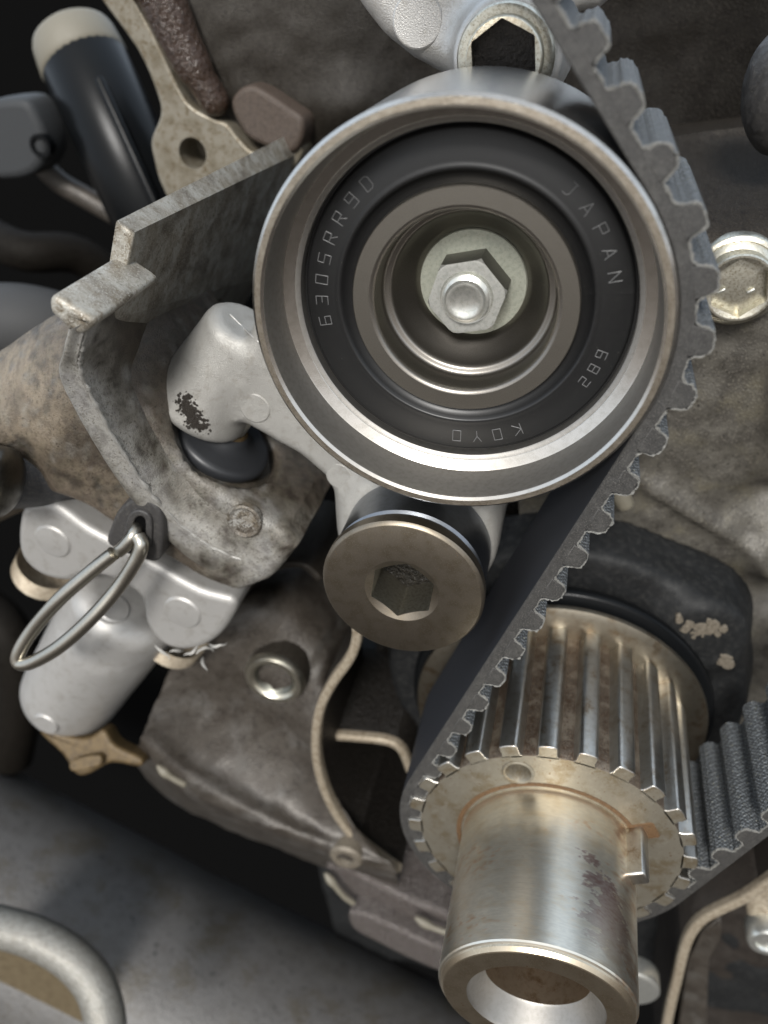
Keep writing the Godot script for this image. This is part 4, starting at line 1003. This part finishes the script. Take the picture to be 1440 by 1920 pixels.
	# lower right: thin edged bracket, bolt, steel disc
	t = thing("lower_bracket", "brown casting with thin bare edge in the lower right corner", "bracket", Vector3(57.71, -236.03, -40))
	st = mb()
	extrude(st, smooth_line(ribbon(smooth_line([Vector2(39.56, -279.02), Vector2(40.87, -245.75), Vector2(42.56, -222.44), Vector2(44.47, -199.79), Vector2(47.49, -188.11), Vector2(52.36, -180.95), Vector2(58.57, -173.51), Vector2(66.44, -160.44), Vector2(75.69, -145.48)], 4), 3.0), 1, true), -22, -24.5, 0.9, 3)
	part("thin_edge", st, M.edge, t)
	st = mb()
	extrude(st, smooth_line(ribbon(smooth_line([Vector2(39.56, -279.02), Vector2(40.87, -245.75), Vector2(42.56, -222.44), Vector2(44.47, -199.79), Vector2(47.49, -188.11), Vector2(52.36, -180.95), Vector2(58.57, -173.51), Vector2(66.44, -160.44), Vector2(75.69, -145.48)], 4), 2.8), 1, true), -24.4, -62, 0.1, 1)
	part("side_web", st, M.dark_brown, t)
	st = mb()
	extrude(st, [Vector2(44.29, -371.02), Vector2(50.35, -263.6), Vector2(59.7, -239.31), Vector2(95.37, -198.02), Vector2(119.85, -373.44)], -58, -70, 0.5, 2)
	part("inner_floor", st, M.dark_brown, t)
	st = mb()
	extrude(st, [Vector2(44.49, -287.69), Vector2(45.43, -253.88), Vector2(46.43, -220.93), Vector2(49.86, -203.84), Vector2(54.44, -196.32), Vector2(55.12, -206.8), Vector2(52.56, -219.25), Vector2(53.77, -251.16), Vector2(56.53, -287.02)], -30, -58, 0.6, 3)
	part("inner_step", st, M.brown_cover, t)
	st = mb()
	extrude(st, smooth_line([Vector2(58.84, -177.15), Vector2(62.02, -172.01), Vector2(70.77, -162.59), Vector2(77.8, -201.44), Vector2(66.73, -201.65), Vector2(62.19, -194.59)], 4, true), -24, -58, 2.0, 4)
	part("bolt_pad", st, M.edge, t)
	t = thing("lower_bolt", "pale flat bolt head on the bracket at lower right edge", "bolt", Vector3(65.05, -186.44, -22))
	st = mb()
	lathe(st, [Vector2(5.8, -3), Vector2(5.8, 2.4), Vector2(5.2, 3.2), Vector2(3.6, 3.2), Vector2(3.2, 2.4), Vector2(0, 2.4)], Vector3(65.16, -187.72, -22), 48)
	part("bolt_head", st, M.zinc, t)
	t = thing("steel_disc", "polished steel disc half hidden behind the crankshaft end", "disc", Vector3(28.75, -223.35, -20))
	st = mb()
	lathe(st, [Vector2(8.6, -6), Vector2(9.0, -5), Vector2(9.0, -0.5), Vector2(8.4, 0), Vector2(7.6, 0.1), Vector2(0, 0.1)], Vector3(28.24, -212.8, -14), 64)
	part("disc_body", st, M.zinc, t)
	t = thing("oil_pan", "black greasy oil pan front below the crank sprocket", "oil pan", Vector3(24.02, -301.26, -60))
	st = mb()
	sheet(st, -90, 120, -300, -168, 3.0, func(x, y): return -62.0 - 0.2 * (y + 168) * 0.2 + 2.0 * lumps.get_noise_2d(x * 0.2, y * 0.2) - 0.0, -150)
	part("pan_wall", st, M.black_plastic, t)
# ---------------------------------------------------------------- helpers
# All shapes are given in millimetres in the engine's own axes: x to the right, y up, z out of the engine
# along the crankshaft, with the middle of the idler pulley's front face at the origin.
const K := 0.001
var org := Vector3.ZERO
var tint_of = null   # colour of a painted surface by place
var counts := {}

func numbered(called: String, parent: Node) -> String:
	var key := str(parent.get_instance_id()) + called
	counts[key] = counts.get(key, -1) + 1
	return called if counts[key] == 0 else "%s_%03d" % [called, counts[key]]

func tag(o: Node3D, label: String, category: String, group := "", kind := "") -> void:
	o.set_meta("label", label)
	o.set_meta("category", category)
	if group: o.set_meta("group", group)
	if kind: o.set_meta("kind", kind)

func thing(called: String, label: String, category: String, at: Vector3, group := "") -> Node3D:
	var o := Node3D.new()
	o.name = numbered(called, self)
	add_child(o, true)
	o.position = at * K
	tag(o, label, category, group)
	org = at
	return o

func part_mesh(called: String, mesh: Mesh, m: Material, parent: Node3D) -> MeshInstance3D:
	var o := MeshInstance3D.new()
	o.name = numbered(called, parent)
	o.mesh = mesh
	o.material_override = m
	parent.add_child(o, true)
	return o

func mb() -> SurfaceTool:
	var st := SurfaceTool.new()
	st.begin(Mesh.PRIMITIVE_TRIANGLES)
	return st

func part(called: String, st: SurfaceTool, m: Material, parent: Node3D) -> MeshInstance3D:
	st.generate_normals()
	return part_mesh(called, st.commit(), m, parent)

# one part with two surfaces
func two_part(called: String, st: SurfaceTool, m: Material, st2: SurfaceTool, m2: Material, parent: Node3D) -> MeshInstance3D:
	st.generate_normals()
	st2.generate_normals()
	var mesh := st.commit()
	mesh = st2.commit(mesh)
	mesh.surface_set_material(0, m)
	mesh.surface_set_material(1, m2)
	var o := part_mesh(called, mesh, null, parent)
	return o

func tri(st: SurfaceTool, a: Vector3, b: Vector3, c: Vector3, ua := Vector2.ZERO, ub := Vector2.ZERO, uc := Vector2.ZERO) -> void:
	if tint_of != null:
		st.set_color(tint_of.call(a)); st.set_uv(ua); st.add_vertex((a - org) * K)
		st.set_color(tint_of.call(c)); st.set_uv(uc); st.add_vertex((c - org) * K)
		st.set_color(tint_of.call(b)); st.set_uv(ub); st.add_vertex((b - org) * K)
		return
	st.set_uv(ua); st.add_vertex((a - org) * K)
	st.set_uv(uc); st.add_vertex((c - org) * K)
	st.set_uv(ub); st.add_vertex((b - org) * K)

func quad(st: SurfaceTool, a: Vector3, b: Vector3, c: Vector3, d: Vector3, ua := Vector2.ZERO, ub := Vector2.ZERO, uc := Vector2.ZERO, ud := Vector2.ZERO) -> void:
	tri(st, a, b, c, ua, ub, uc)
	tri(st, a, c, d, ua, uc, ud)

func axes(z_axis: Vector3) -> Basis:
	var z := z_axis.normalized()
	var x := (Vector3.UP if absf(z.y) < 0.9 else Vector3.RIGHT).cross(z).normalized()
	return Basis(x, z.cross(x), z)

# A turned shape; the profile of (radius, height) runs from the back up the outside, over the front and down the bore.
func lathe(st: SurfaceTool, prof: Array, at: Vector3, seg := 96, b := Basis.IDENTITY, soft := 0.7) -> void:
	var group := 1
	var v0 := 0.0
	for i in prof.size() - 1:
		var p: Vector2 = prof[i]
		var q: Vector2 = prof[i + 1]
		if i > 0 and absf((q - p).angle_to(p - prof[i - 1])) > soft:
			group += 1
		st.set_smooth_group(group)
		var v1 := v0 + (q - p).length()
		for j in seg:
			var a0 := TAU * j / seg
			var a1 := TAU * (j + 1) / seg
			var A := at + b * Vector3(p.x * cos(a0), p.x * sin(a0), p.y)
			var B := at + b * Vector3(p.x * cos(a1), p.x * sin(a1), p.y)
			var C := at + b * Vector3(q.x * cos(a1), q.x * sin(a1), q.y)
			var D := at + b * Vector3(q.x * cos(a0), q.x * sin(a0), q.y)
			var u0 := float(j) / seg
			var u1 := float(j + 1) / seg
			if p.x < 0.001: tri(st, A, C, D, Vector2(u0, v0), Vector2(u1, v1), Vector2(u0, v1))
			elif q.x < 0.001: tri(st, A, B, C, Vector2(u0, v0), Vector2(u1, v0), Vector2(u1, v1))
			else: quad(st, A, B, C, D, Vector2(u0, v0), Vector2(u1, v0), Vector2(u1, v1), Vector2(u0, v1))
		v0 = v1

func smooth_line(pts: Array, n: int, closed := false) -> Array:
	var out := []
	var c := pts.size()
	for i in (c if closed else c - 1):
		var a = pts[i]
		var b = pts[(i + 1) % c]
		var pre = pts[(i - 1 + c) % c] if closed or i > 0 else a - (b - a)
		var post = pts[(i + 2) % c] if closed or i + 2 < c else b + (b - a)
		for k in n:
			out.append(a.cubic_interpolate(b, pre, post, float(k) / n))
	if not closed: out.append(pts[c - 1])
	return out

func area_of(p: Array) -> float:
	var s := 0.0
	for i in p.size(): s += p[i].cross(p[(i + 1) % p.size()])
	return s * 0.5

func inset(p: Array, by: float) -> Array:
	var out := []
	var c := p.size()
	for i in c:
		var e0: Vector2 = (p[i] - p[(i - 1 + c) % c]).normalized()
		var e1: Vector2 = (p[(i + 1) % c] - p[i]).normalized()
		var n0 := Vector2(-e0.y, e0.x)
		var n1 := Vector2(-e1.y, e1.x)
		var m := n0 + n1
		out.append(p[i] + m * (by / maxf(0.45, 1.0 + n0.dot(n1))))
	return out

# A flat shape with rounded front edges, from front height zf to back height zb; hole = [centre, radius].
func extrude(st: SurfaceTool, outline: Array, zf: float, zb: float, bevel := 0.6, steps := 4, at := Vector3.ZERO, b := Basis.IDENTITY, hole := [], front: SurfaceTool = null) -> void:
	var p := outline.duplicate()
	if area_of(p) < 0: p.reverse()
	var c := p.size()
	var rings := [[p, zb]]
	for k in steps + 1:
		var a := PI / 2 * k / steps
		rings.append([inset(p, bevel * (1.0 - cos(a))), zf - bevel * (1.0 - sin(a))])
	st.set_smooth_group(1)
	for r in rings.size() - 1:
		for i in c:
			var j := (i + 1) % c
			var P0: Vector2 = rings[r][0][i]
			var P1: Vector2 = rings[r][0][j]
			var Q0: Vector2 = rings[r + 1][0][i]
			var Q1: Vector2 = rings[r + 1][0][j]
			var z0: float = rings[r][1]
			var z1: float = rings[r + 1][1]
			if r == 0:
				st.set_smooth_group(1 if (P1 - P0).length() < 4.0 else 10 + i)
			else:
				st.set_smooth_group(1)
			quad(st, at + b * Vector3(P0.x, P0.y, z0), at + b * Vector3(P1.x, P1.y, z0), at + b * Vector3(Q1.x, Q1.y, z1), at + b * Vector3(Q0.x, Q0.y, z1))
	st.set_smooth_group(2)
	var top: Array = rings[-1][0].duplicate()
	if hole.size():
		var near := 0
		for i in c:
			if top[i].distance_to(hole[0]) < top[near].distance_to(hole[0]): near = i
		var start: float = (top[near] - hole[0]).angle()
		var bridged := top.slice(0, near + 1)
		for k in 33: bridged.append(hole[0] + Vector2.from_angle(start - TAU * k / 32) * hole[1])
		bridged.append(top[near] + Vector2(0.001, 0.001))
		bridged.append_array(top.slice(near + 1))
		top = bridged
		st.set_smooth_group(3)
		for k in 32:
			var h0: Vector2 = hole[0] + Vector2.from_angle(TAU * k / 32) * hole[1]
			var h1: Vector2 = hole[0] + Vector2.from_angle(TAU * (k + 1) / 32) * hole[1]
			quad(st, at + b * Vector3(h0.x, h0.y, zf), at + b * Vector3(h1.x, h1.y, zf), at + b * Vector3(h1.x, h1.y, zb), at + b * Vector3(h0.x, h0.y, zb))
		st.set_smooth_group(2)
	for cap in [[top, zf, false], [p, zb, true]]:
		var flat: Array = cap[0]
		var ids := Geometry2D.triangulate_polygon(PackedVector2Array(flat))
		if ids.is_empty():
			var mid := Vector2.ZERO
			for q in flat: mid += q / flat.size()
			flat = flat + [mid]
			for i in flat.size() - 1: ids.append_array(PackedInt32Array([i, (i + 1) % (flat.size() - 1), flat.size() - 1]))
		for i in range(0, ids.size(), 3):
			var A: Vector2 = flat[ids[i]]
			var B: Vector2 = flat[ids[i + 1]]
			var C: Vector2 = flat[ids[i + 2]]
			if ((B - A).cross(C - A) < 0) != cap[2]:
				var T := B
				B = C
				C = T
			tri(front if front and not cap[2] else st, at + b * Vector3(A.x, A.y, cap[1]), at + b * Vector3(B.x, B.y, cap[1]), at + b * Vector3(C.x, C.y, cap[1]))

# A strip of the given width along a flat line.
func ribbon(line: Array, width: float) -> Array:
	var left := []
	var right := []
	for i in line.size():
		var t: Vector2 = (line[mini(i + 1, line.size() - 1)] - line[maxi(i - 1, 0)]).normalized()
		var n := Vector2(-t.y, t.x) * width * 0.5
		left.append(line[i] + n)
		right.append(line[i] - n)
	right.reverse()
	return left + right

func tube(st: SurfaceTool, pts: Array, radii: Array, seg := 20, rounded := 0.0) -> void:
	var c := pts.size()
	var fr := []
	var t0: Vector3 = (pts[1] - pts[0]).normalized()
	var up := axes(t0).x
	for i in c:
		var t: Vector3 = (pts[mini(i + 1, c - 1)] - pts[maxi(i - 1, 0)]).normalized()
		up = (up - t * up.dot(t)).normalized()
		fr.append([pts[i], up, t.cross(up), radii[mini(i, radii.size() - 1)]])
	var rings := []
	var ends := 5
	for k in ends:
		var a := PI / 2 * k / ends
		rings.append([fr[0][0] - t0 * rounded * cos(a), fr[0][1], fr[0][2], maxf(0.0, fr[0][3] * (sin(a) if rounded > 0 else float(k) / ends))])
	rings.append_array(fr)
	var tl: Vector3 = (pts[c - 1] - pts[c - 2]).normalized()
	for k in range(1, ends + 1):
		var a := PI / 2 * k / ends
		rings.append([fr[-1][0] + tl * rounded * sin(a), fr[-1][1], fr[-1][2], maxf(0.0, fr[-1][3] * (cos(a) if rounded > 0 else 1.0 - float(k) / ends))])
	var v0 := 0.0
	for i in rings.size() - 1:
		var p: Array = rings[i]
		var q: Array = rings[i + 1]
		var v1: float = v0 + p[0].distance_to(q[0])
		st.set_smooth_group(1 if rounded > 0 else (1 if i < ends else (3 if i >= rings.size() - 1 - ends else 2)))
		for j in seg:
			var a0 := TAU * j / seg
			var a1 := TAU * (j + 1) / seg
			var A: Vector3 = p[0] + (p[1] * cos(a0) + p[2] * sin(a0)) * p[3]
			var B: Vector3 = p[0] + (p[1] * cos(a1) + p[2] * sin(a1)) * p[3]
			var C: Vector3 = q[0] + (q[1] * cos(a1) + q[2] * sin(a1)) * q[3]
			var D: Vector3 = q[0] + (q[1] * cos(a0) + q[2] * sin(a0)) * q[3]
			if p[3] > 0.0001 or q[3] > 0.0001:
				quad(st, A, B, C, D, Vector2(float(j) / seg, v0), Vector2(float(j + 1) / seg, v0), Vector2(float(j + 1) / seg, v1), Vector2(float(j) / seg, v1))
		v0 = v1

# A skin over rows of points; every row has the same number of points.
func loft(st: SurfaceTool, rows: Array, sub_u := 6, sub_v := 5, rough := 0.0, closed := false, flip := false) -> void:
	var wide := []
	for r in rows: wide.append(smooth_line(r, sub_u, closed))
	var n: int = wide[0].size()
	var cols := []
	for i in n:
		var col := []
		for r in wide: col.append(r[i])
		cols.append(smooth_line(col, sub_v))
	if rough > 0:
		for i in n:
			for j in cols[i].size():
				var p: Vector3 = cols[i][j]
				cols[i][j] = p + Vector3(lumps.get_noise_3d(p.x, p.y, p.z), lumps.get_noise_3d(p.y + 50, p.z, p.x), lumps.get_noise_3d(p.z, p.x + 90, p.y)) * rough
	st.set_smooth_group(1)
	for i in (n if closed else n - 1):
		for j in cols[0].size() - 1:
			var k := (i + 1) % n
			if flip: quad(st, cols[k][j], cols[i][j], cols[i][j + 1], cols[k][j + 1])
			else: quad(st, cols[i][j], cols[k][j], cols[k][j + 1], cols[i][j + 1])

# ---- rounded castings: a distance field, skinned by surface nets
func sd_rod(p: Vector3, a: Vector3, b: Vector3, ra: float, rb: float) -> float:
	var ab := b - a
	var t := clampf((p - a).dot(ab) / ab.length_squared(), 0.0, 1.0)
	return p.distance_to(a + ab * t) - lerpf(ra, rb, t)

func sd_cyl(p: Vector3, a: Vector3, b: Vector3, ra: float, rb: float, round := 1.0) -> float:
	var ab := b - a
	var l := ab.length()
	var d := ab / l
	var t := (p - a).dot(d)
	var r := (p - a - d * t).length() - lerpf(ra, rb, clampf(t / l, 0.0, 1.0)) + round
	var h := absf(t - l * 0.5) - l * 0.5 + round
	return minf(maxf(r, h), 0.0) + Vector2(maxf(r, 0.0), maxf(h, 0.0)).length() - round

func sd_poly(p: Vector3, poly: Array, zf: float, zb: float, round := 1.0) -> float:
	var q := Vector2(p.x, p.y)
	var d := 1e9
	var s := 1.0
	var n := poly.size()
	var j := n - 1
	for i in n:
		var a: Vector2 = poly[i]
		var e: Vector2 = poly[j] - a
		var w := q - a
		var t := clampf(w.dot(e) / e.length_squared(), 0.0, 1.0)
		d = minf(d, (w - e * t).length_squared())
		if (a.y > q.y) != (poly[j].y > q.y) and q.x < e.x * (q.y - a.y) / e.y + a.x: s = -s
		j = i
	var r := s * sqrt(d) + round
	var h := absf(p.z - (zf + zb) * 0.5) - (zf - zb) * 0.5 + round
	return minf(maxf(r, h), 0.0) + Vector2(maxf(r, 0.0), maxf(h, 0.0)).length() - round

func smin(a: float, b: float, k: float) -> float:
	var h := maxf(k - absf(a - b), 0.0) / k
	return minf(a, b) - h * h * k * 0.25

func smax(a: float, b: float, k: float) -> float:
	return -smin(-a, -b, k)

func sdf_mesh(f: Callable, lo: Vector3, hi: Vector3, h: float, tint = null) -> ArrayMesh:
	const B := 6
	var nx := int(ceil((hi.x - lo.x) / h / B)) * B + 1
	var ny := int(ceil((hi.y - lo.y) / h / B)) * B + 1
	var nz := int(ceil((hi.z - lo.z) / h / B)) * B + 1
	var val := PackedFloat32Array()
	val.resize(nx * ny * nz)
	val.fill(1e6)
	var sy := nx
	var sz := nx * ny
	var blocks := []
	var reach := h * B * 0.9 + h
	for bz in range(0, nz - 1, B):
		for by in range(0, ny - 1, B):
			for bx in range(0, nx - 1, B):
				if absf(f.call(lo + Vector3(bx + B * 0.5, by + B * 0.5, bz + B * 0.5) * h)) > reach: continue
				blocks.append(Vector3i(bx, by, bz))
				for z in range(bz, bz + B + 1):
					for y in range(by, by + B + 1):
						for x in range(bx, bx + B + 1):
							var at := x + y * sy + z * sz
							if val[at] > 9e5: val[at] = f.call(lo + Vector3(x, y, z) * h)
	var id := PackedInt32Array()
	id.resize(nx * ny * nz)
	id.fill(-1)
	var pos := PackedVector3Array()
	var nor := PackedVector3Array()
	var col := PackedColorArray()
	var idx := PackedInt32Array()
	var corner := [0, 1, sy, sy + 1, sz, sz + 1, sy + sz, sy + sz + 1]
	var edges := [[0, 1], [2, 3], [4, 5], [6, 7], [0, 2], [1, 3], [4, 6], [5, 7], [0, 4], [1, 5], [2, 6], [3, 7]]
	for b in blocks:
		for z in range(b.z, b.z + B):
			for y in range(b.y, b.y + B):
				for x in range(b.x, b.x + B):
					var at := x + y * sy + z * sz
					var inside := 0
					for c in corner:
						if val[at + c] < 0: inside += 1
					if inside == 0 or inside == 8: continue
					var s := Vector3.ZERO
					var m := 0
					for e in edges:
						var v0 := val[at + corner[e[0]]]
						var v1 := val[at + corner[e[1]]]
						if (v0 < 0) == (v1 < 0): continue
						var t := v0 / (v0 - v1)
						var p0 := Vector3(e[0] & 1, (e[0] >> 1) & 1, e[0] >> 2)
						var p1 := Vector3(e[1] & 1, (e[1] >> 1) & 1, e[1] >> 2)
						s += p0.lerp(p1, t)
						m += 1
					var p := lo + (Vector3(x, y, z) + s / m) * h
					var d0: float = f.call(p)
					var g := Vector3(f.call(p + Vector3(0.2, 0, 0)) - d0, f.call(p + Vector3(0, 0.2, 0)) - d0, f.call(p + Vector3(0, 0, 0.2)) - d0)
					id[at] = pos.size()
					pos.append((p - org) * K)
					nor.append(g.normalized())
					if tint != null: col.append(tint.call(p))
	for b in blocks:
		for z in range(b.z, b.z + B):
			for y in range(b.y, b.y + B):
				for x in range(b.x, b.x + B):
					var at := x + y * sy + z * sz
					var a_in := val[at] < 0
					for ax in 3:
						var step: int = [1, sy, sz][ax]
						if (val[at + step] < 0) == a_in: continue
						var u: int = [sy, sz, 1][ax]
						var w: int = [sz, 1, sy][ax]
						if [y, z, x][ax] == 0 or [z, x, y][ax] == 0: continue
						var q := [id[at], id[at - u], id[at - u - w], id[at - w]]
						if q.has(-1): continue
						if a_in: idx.append_array(PackedInt32Array([q[0], q[2], q[1], q[0], q[3], q[2]]))
						else: idx.append_array(PackedInt32Array([q[0], q[1], q[2], q[0], q[2], q[3]]))
	for i in range(0, idx.size(), 3):
		var e := (pos[idx[i + 1]] - pos[idx[i]]).cross(pos[idx[i + 2]] - pos[idx[i]])
		if e.dot(nor[idx[i]]) > 0:
			var t := idx[i + 1]
			idx[i + 1] = idx[i + 2]
			idx[i + 2] = t
	var arr := []
	arr.resize(Mesh.ARRAY_MAX)
	arr[Mesh.ARRAY_VERTEX] = pos
	arr[Mesh.ARRAY_NORMAL] = nor
	if col.size(): arr[Mesh.ARRAY_COLOR] = col
	arr[Mesh.ARRAY_INDEX] = idx
	var m := ArrayMesh.new()
	m.add_surface_from_arrays(Mesh.PRIMITIVE_TRIANGLES, arr)
	return m

# A bumpy sheet z = f(x, y) with a thickness.
func sheet(st: SurfaceTool, x0: float, x1: float, y0: float, y1: float, step: float, f: Callable, back: float) -> void:
	var nx := int((x1 - x0) / step)
	var ny := int((y1 - y0) / step)
	var g := []
	for j in ny + 1:
		var row := []
		for i in nx + 1:
			var x := x0 + (x1 - x0) * i / nx
			var y := y0 + (y1 - y0) * j / ny
			row.append(Vector3(x, y, f.call(x, y)))
		g.append(row)
	st.set_smooth_group(1)
	for j in ny:
		for i in nx:
			quad(st, g[j][i], g[j][i + 1], g[j + 1][i + 1], g[j + 1][i])
	st.set_smooth_group(2)
	for i in nx:
		for j in [0, ny]:
			var a: Vector3 = g[j][i]
			var b: Vector3 = g[j][i + 1]
			var a2 := Vector3(a.x, a.y, back)
			var b2 := Vector3(b.x, b.y, back)
			if j == 0: quad(st, a2, b2, b, a)
			else: quad(st, a, b, b2, a2)
	st.set_smooth_group(3)
	for j in ny:
		for i in [0, nx]:
			var a: Vector3 = g[j][i]
			var b: Vector3 = g[j + 1][i]
			var a2 := Vector3(a.x, a.y, back)
			var b2 := Vector3(b.x, b.y, back)
			if i == 0: quad(st, a, b, b2, a2)
			else: quad(st, a2, b2, b, a)

# ---- textures
var lumps := FastNoiseLite.new()
var grey := {}

func noise(seed_: int, freq: float, octaves := 4, kind := FastNoiseLite.TYPE_SIMPLEX_SMOOTH) -> PackedByteArray:
	var key := "%d %f %d %d" % [seed_, freq, octaves, kind]
	if not grey.has(key):
		var n := FastNoiseLite.new()
		n.seed = seed_
		n.frequency = freq
		n.noise_type = kind
		n.fractal_octaves = octaves
		var im := n.get_seamless_image(512, 512, false, false, 0.15)
		im.convert(Image.FORMAT_L8)
		grey[key] = im.get_data()
	return grey[key]

func spread(a: float, lo: float, hi: float) -> float:
	return clampf((a - lo) / (hi - lo), 0.0, 1.0)

# colours: the base, then [noise, low, high, colour] layers laid over it
func paint(base: Array, layers: Array) -> ImageTexture:
	var b := PackedByteArray()
	b.resize(512 * 512 * 3)
	var speck := noise(1, 0.12, 4)
	for i in 512 * 512:
		var r: float = base[0]
		var g: float = base[1]
		var l: float = base[2]
		var e: float = (speck[i] - 128) * 0.55 + (speck[(i * 7 + 911) & 262143] - 128) * 0.2
		for w in layers:
			var t := clampf((w[0][i] + e - w[1]) / (w[2] - w[1]), 0.0, 1.0)
			if t > 0.0:
				r += (w[3] - r) * t
				g += (w[4] - g) * t
				l += (w[5] - l) * t
		b[i * 3] = int(r)
		b[i * 3 + 1] = int(g)
		b[i * 3 + 2] = int(l)
	return ImageTexture.create_from_image(Image.create_from_data(512, 512, false, Image.FORMAT_RGB8, b))

func grey_tex(d: PackedByteArray) -> ImageTexture:
	return ImageTexture.create_from_image(Image.create_from_data(512, 512, false, Image.FORMAT_L8, d))

func mix_grey(a: PackedByteArray, b: PackedByteArray, t: float, lo := 0, hi := 255) -> ImageTexture:
	var d := PackedByteArray()
	d.resize(512 * 512)
	for i in 512 * 512:
		d[i] = int(lerpf(lo, hi, (a[i] * (1.0 - t) + b[i] * t) / 255.0))
	return grey_tex(d)

# tile = millimetres that one repeat of the texture covers
func mat(color: Color, rough: float, metal := 0.0, tex: Texture2D = null, tile := 40.0, bump: Texture2D = null, height := 0.0, rough_tex: Texture2D = null) -> StandardMaterial3D:
	var m := StandardMaterial3D.new()
	m.albedo_color = color
	m.roughness = rough
	m.metallic = metal
	m.albedo_texture = tex
	if bump:
		m.heightmap_enabled = true
		m.heightmap_texture = bump
		m.heightmap_scale = height * 0.1
	if rough_tex:
		m.roughness_texture = rough_tex
		m.roughness_texture_channel = BaseMaterial3D.TEXTURE_CHANNEL_RED
	m.uv1_triplanar = true
	m.uv1_world_triplanar = true
	m.uv1_triplanar_sharpness = 3.0
	m.uv1_scale = Vector3.ONE * (1000.0 / tile)
	return m

func uv_mat(m: StandardMaterial3D, sx: float, sy: float) -> StandardMaterial3D:
	m.uv1_triplanar = false
	m.uv1_world_triplanar = false
	m.uv1_scale = Vector3(sx, sy, 1)
	return m

# A bar whose outline changes from the near end to the far end; the near end has softened edges.
func bar(st: SurfaceTool, near: Array, far: Array, soft := 0.7) -> void:
	var c := Vector3.ZERO
	for q in near: c += q / near.size()
	var n := near.size()
	var back: Vector3 = (far[0] - near[0]).normalized() * soft
	var rows := []
	for k in 4:
		var a := PI / 2 * k / 3
		rows.append(near.map(func(q): return q + (c - q).normalized() * soft * (1.0 - sin(a)) + back * (1.0 - cos(a))))
	rows.append(far)
	for r in 4:
		for i in n:
			var j := (i + 1) % n
			var steps := 12 if r == 3 else 1
			st.set_smooth_group(1 if r < 3 else 10 + i)
			for s in steps:
				var f0 := float(s) / steps
				var f1 := float(s + 1) / steps
				quad(st, rows[r][j].lerp(rows[r + 1][j], f0), rows[r][i].lerp(rows[r + 1][i], f0), rows[r][i].lerp(rows[r + 1][i], f1), rows[r][j].lerp(rows[r + 1][j], f1))
	st.set_smooth_group(40)
	for i in n: tri(st, rows[0][i], rows[0][(i + 1) % n], rows[0][0].lerp(rows[0][n / 2], 0.5))

# Where a line from p along dir meets a distance field, and the field's slope there.
func landing(f: Callable, p: Vector3, dir: Vector3) -> Array:
	for k in 60:
		var d: float = f.call(p)
		if d < 0.02: break
		p += dir * d * 0.8
	var d0: float = f.call(p)
	return [p, Vector3(f.call(p + Vector3(0.3, 0, 0)) - d0, f.call(p + Vector3(0, 0.3, 0)) - d0, f.call(p + Vector3(0, 0, 0.3)) - d0).normalized()]
